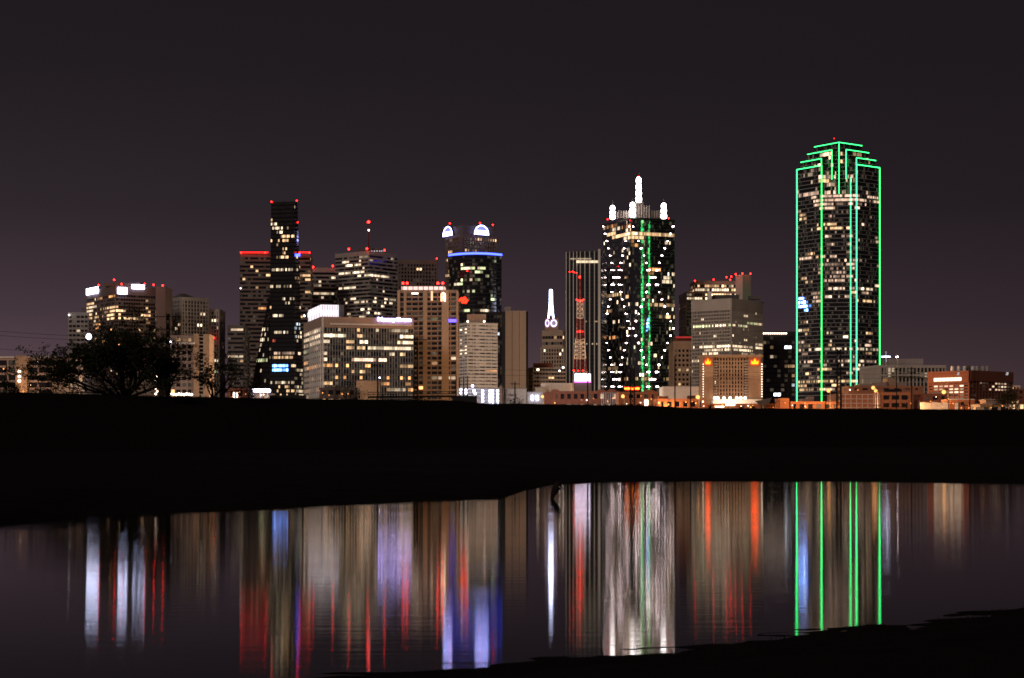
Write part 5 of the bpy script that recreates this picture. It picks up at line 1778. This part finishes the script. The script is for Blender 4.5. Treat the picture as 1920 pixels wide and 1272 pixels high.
pylon('steel lattice pylon rising out of the big tree', 315, 588, 7, 4)
pylon('paired dark lattice pylon at the office block corner', 779.5, 632, 9, 6, arms=1)
pylon('dark lattice pylon in front of the mirror tower', 1186, 690, 9, 7, arms=0)
pylon('slim black lattice pylon in front of the green-lined tower', 1573, 655, 9, 6, arms=1)
def wire(label, pts_, sag, r=.03, group=None):
    m_ = MB()
    for a, b_ in zip(pts_[:-1], pts_[1:]):
        prev = None
        for k_ in range(13):
            u = k_ / 12
            v = a.lerp(b_, u) - Vector((0, 0, sag * 4 * u * (1 - u)))
            if prev is not None:
                m_.tube(prev, v, r, None, 4)
            prev = v
    o = m_.build('power_line', 'black_metal')
    tag(o, label, 'wire', group)
for y0, y1 in ((621, 632), (629, 639), (654, 665)):
    wire('thin black power line sagging into the big tree from the left', [px(-40, y0 - 3, 330), px(315, y1, 338)], .5, .03, 'power lines left of the tree')
for y0, y1 in ((684, 693), (697, 701)):
    wire('thin black power line strung across the row of poles', [px(779, y0, 352), px(1102, y1, 384), px(1481, y1 + 3, 416), px(1818, y1 + 6, 440)], .6, .022, 'power lines along the levee')

# pump house and railing on the crest
p, z = levee_px(868)
t = thing('pump_house', 'black flat pump house on the levee beside the gantry posts', 'shed', (p.x, p.y, z - .3))
a, b_ = px(848, 756, p.y), px(894, 743.5, p.y)
MB().box(((a.x + b_.x) / 2, p.y + 1.5, (a.z + b_.z) / 2), (b_.x - a.x, 3.0, b_.z - a.z)).build('wall', 'black_metal', t)
MB().box(((a.x + b_.x) / 2, p.y + 1.5, b_.z + .06), (b_.x - a.x + .3, 3.4, .12)).build('roof', 'black_metal', t)
p, z = levee_px(540)
t = thing('levee_shed', 'black low shed with a raised box on the levee crest', 'shed', (p.x, p.y, z - .3))
a, b_ = px(506, 750, p.y), px(574, 741.5, p.y)
MB().box(((a.x + b_.x) / 2, p.y + 1.2, (a.z + b_.z) / 2), (b_.x - a.x, 2.4, b_.z - a.z)).build('wall', 'black_metal', t)
a, b_ = px(539, 742, p.y), px(553, 735.5, p.y)
MB().box(((a.x + b_.x) / 2, p.y + 1.2, (a.z + b_.z) / 2), (b_.x - a.x, 1.8, b_.z - a.z)).build('roof_box', 'black_metal', t)
t = thing('footbridge', 'thin dark footbridge railing over the levee left of the pump house', 'bridge', (levee_px(760)[0].x, levee_px(760)[0].y + 8, 11))
d = levee_px(760)[0].y + 8
for y, th in ((743.5, .22), (738.5, .07), (734.5, .07)):
    MB().tube(px(690, y + 1.5, d - 4), px(850, y, d + 4), th).build('deck_beam' if th > .1 else 'rail', 'black_metal', t)
for k in range(17):
    u = k / 16
    a = px(690, 745, d - 4).lerp(px(850, 743.5, d + 4), u)
    MB().tube(a - Vector((0, 0, 1.2 if k % 4 == 0 else 0)), a + Vector((0, 0, 1.05)), .04).build('baluster', 'black_metal', t)

# ------------------------------------------------------------------ trees
M['leaf'] = wall_mat('night_foliage', (.022, .026, .014), .8, .5, .6, .05)
M['bark'] = wall_mat('dark_bark', (.016, .012, .010), .9, .4, .8, .05)
def tree(label, xpx, ybase, d, box, W, seed, nleaf, gaps=(), leaf=.26, bare=False, trunk=.42, name='tree', spread=1.0, nl=7, lowb=.1):
    rg = random.Random(seed)
    base = px(xpx, ybase, d)
    H = (ybase - box[2]) / F * d
    W = (box[1] - box[0]) / F * d
    t_ = thing(name, label, 'tree' if name == 'tree' else 'bush', base)
    wood = MB()
    tips = []
    def limb(p, v, r, L_, dep):
        steps = 4
        q_ = p.copy()
        for s in range(steps):
            v2 = (v + Vector((rg.uniform(-.28, .28), rg.uniform(-.28, .28), rg.uniform(-.16, .22)))).normalized()
            n_ = q_ + v2 * (L_ / steps)
            r2 = r * (1 - .13)
            wood.tube(q_, n_, r, r2, 6 if r > .08 else 4)
            q_, v, r = n_, v2, r2
            if dep > 0 and s >= 1:
                for _ in range(rg.choice((1, 1, 2))):
                    side = Vector((rg.uniform(-1, 1) * spread, rg.uniform(-1, 1) * spread, rg.uniform(-.25, .75)))
                    limb(q_, (v * .55 + side * .8).normalized(), r * .62, L_ * rg.uniform(.5, .72), dep - 1)
            if dep <= 1:
                tips.append(q_.copy())
        tips.append(q_.copy())
    nst = nl
    for k in range(nst):
        a = 2 * math.pi * k / nst + rg.uniform(-.3, .3)
        el = rg.uniform(lowb, 1.0)
        v = Vector((math.cos(a) * W / 2 * (1.1 - .6 * el), math.sin(a) * W / 2 * .7 * (1.1 - .6 * el), H * (.25 + .6 * el)))
        L_ = v.length * .62
        limb(base + Vector((rg.uniform(-.4, .4), rg.uniform(-.4, .4), -.6)), v.normalized(), trunk * rg.uniform(.45, .8), L_, 3)
    # fit the grown limbs to the crown's real height and width
    pad = .55
    xs_ = sorted(q_.x for q_ in tips)
    xs_ = xs_[int(len(xs_) * .05):int(len(xs_) * .95)]
    zs_ = sorted(q_.z for q_ in tips)
    zs_ = zs_[:int(len(zs_) * .98)]
    bx0, bx1 = gx(box[0], d) + pad, gx(box[1], d) - pad
    fx = (bx1 - bx0) / (max(xs_) - min(xs_))
    fz = (H - pad) / (max(zs_) - base.z)
    x_lo = xs_[0]
    def fit(q_):
        return Vector((bx0 + (q_[0] - x_lo) * fx, base.y + (q_[1] - base.y) * fx, base.z + (q_[2] - base.z) * fz))
    tips = [fit(q_) for q_ in tips]
    wood.v = [tuple(fit(q_)) for q_ in wood.v]
    ta = np.array([(q_.x, q_.y, q_.z) for q_ in tips])
    kp = vnoise(ta[:, 0] * .5 + 40, ta[:, 2] * .6 + ta[:, 1] * .25, seed) > .36
    tips = [q_ for q_, k_ in zip(tips, kp) if k_]
    wood.build('trunk', 'bark', t_)
    lf = MB()
    n_ = 0
    tries = 0
    while n_ < nleaf and tries < nleaf * 6:
        tries += 1
        c = rg.choice(tips)
        c = c + Vector((rg.gauss(0, .42), rg.gauss(0, .42), rg.gauss(0, .36)))
        if c.z < base.z - .2:
            continue
        x, y = proj(c)
        if any((x - g[0]) ** 2 + (y - g[1]) ** 2 < g[2] ** 2 for g in gaps):
            continue
        s = leaf * rg.uniform(.6, 1.5)
        u = Vector((rg.gauss(0, 1), rg.gauss(0, 1), rg.gauss(0, 1))).normalized()
        w_ = u.orthogonal().normalized()
        w_ = (w_ + u.cross(w_) * rg.uniform(-1, 1)).normalized() * .42
        lf.add([c - u * s * .5, c + w_ * s * .6, c + u * s * .5, c - w_ * s * .6], [(0, 1, 2, 3)])
        n_ += 1
    cr_ = lf.build('crown', 'leaf', t_)
    cr_['kind'] = 'stuff'
    return t_
tree('wide bushy dark tree on the levee with a bright lamp behind', 212, 744, 316, (86, 322, 607), 0, 3, 24000, [(166.5, 631.5, 8), (150, 690, 7), (255, 700, 6), (200, 720, 8), (130, 660, 6)], .42, nl=11, lowb=.0)
tree('smaller leafy dark tree right of the pylon', 318, 746, 319, (283, 356, 640), 0, 12, 6000, (), .36, nl=5)
tree('open crowned dark tree with crooked bare limbs before the pillars', 404, 748, 322, (362, 458, 660), 0, 21, 1500, (), .32, nl=5, trunk=.3)
tree('sparse dark bush in front of the sloping glass tower', 462, 748, 324, (435, 486, 706), 0, 24, 420, (), .28, nl=5, trunk=.14, name='bush')
tree('small leafy dark bush before the uplit stair tower', 45, 738, 300, (14, 66, 711), 0, 31, 520, (), .26, nl=5, trunk=.12, name='bush')
tree('dense dark bush at the left end of apartment row', 8, 738, 298, (-25, 26, 700), 0, 33, 1100, (), .28, nl=6, trunk=.12, name='bush')
tree('bare twiggy bush before the glass office with the violet-white sign', 655, 750, 336, (618, 690, 711), 0, 41, 300, (), .22, nl=7, trunk=.13, name='bush')
tree('low twiggy bush before the muralled block', 968, 759, 358, (948, 985, 741), 0, 43, 220, (), .2, nl=5, trunk=.09, name='bush')
tree('round dark tree beside the low house at the right', 1892, 766, 590, (1870, 1908, 728), 0, 47, 1500, (), .5, nl=6, trunk=.3)

# ------------------------------------------------------------------ snag in the shallows
d = 3.2 * F / (936 - HY)
t = thing('driftwood_snag', 'black bent snag leaning out of the shallows near the far bank', 'snag', (gx(1034.5, d), d, 0))
pts_ = [px(1034.5, 939, d), px(1036, 930, d), px(1040, 921, d), px(1045, 912, d), px(1047, 903, d)]
m = MB()
for (a, b_), (r0, r1) in zip(zip(pts_[:-1], pts_[1:]), ((.06, .12), (.12, .19), (.19, .2), (.2, .12))):
    m.tube(a, b_, r0, r1, 8)
m.build('stem', 'bark', t)
MB().tube(pts_[2], px(1034, 915, d), .07, .03, 6).tube(px(1034, 915, d), px(1032, 909, d), .03, .012, 6).build('branch', 'bark', t)
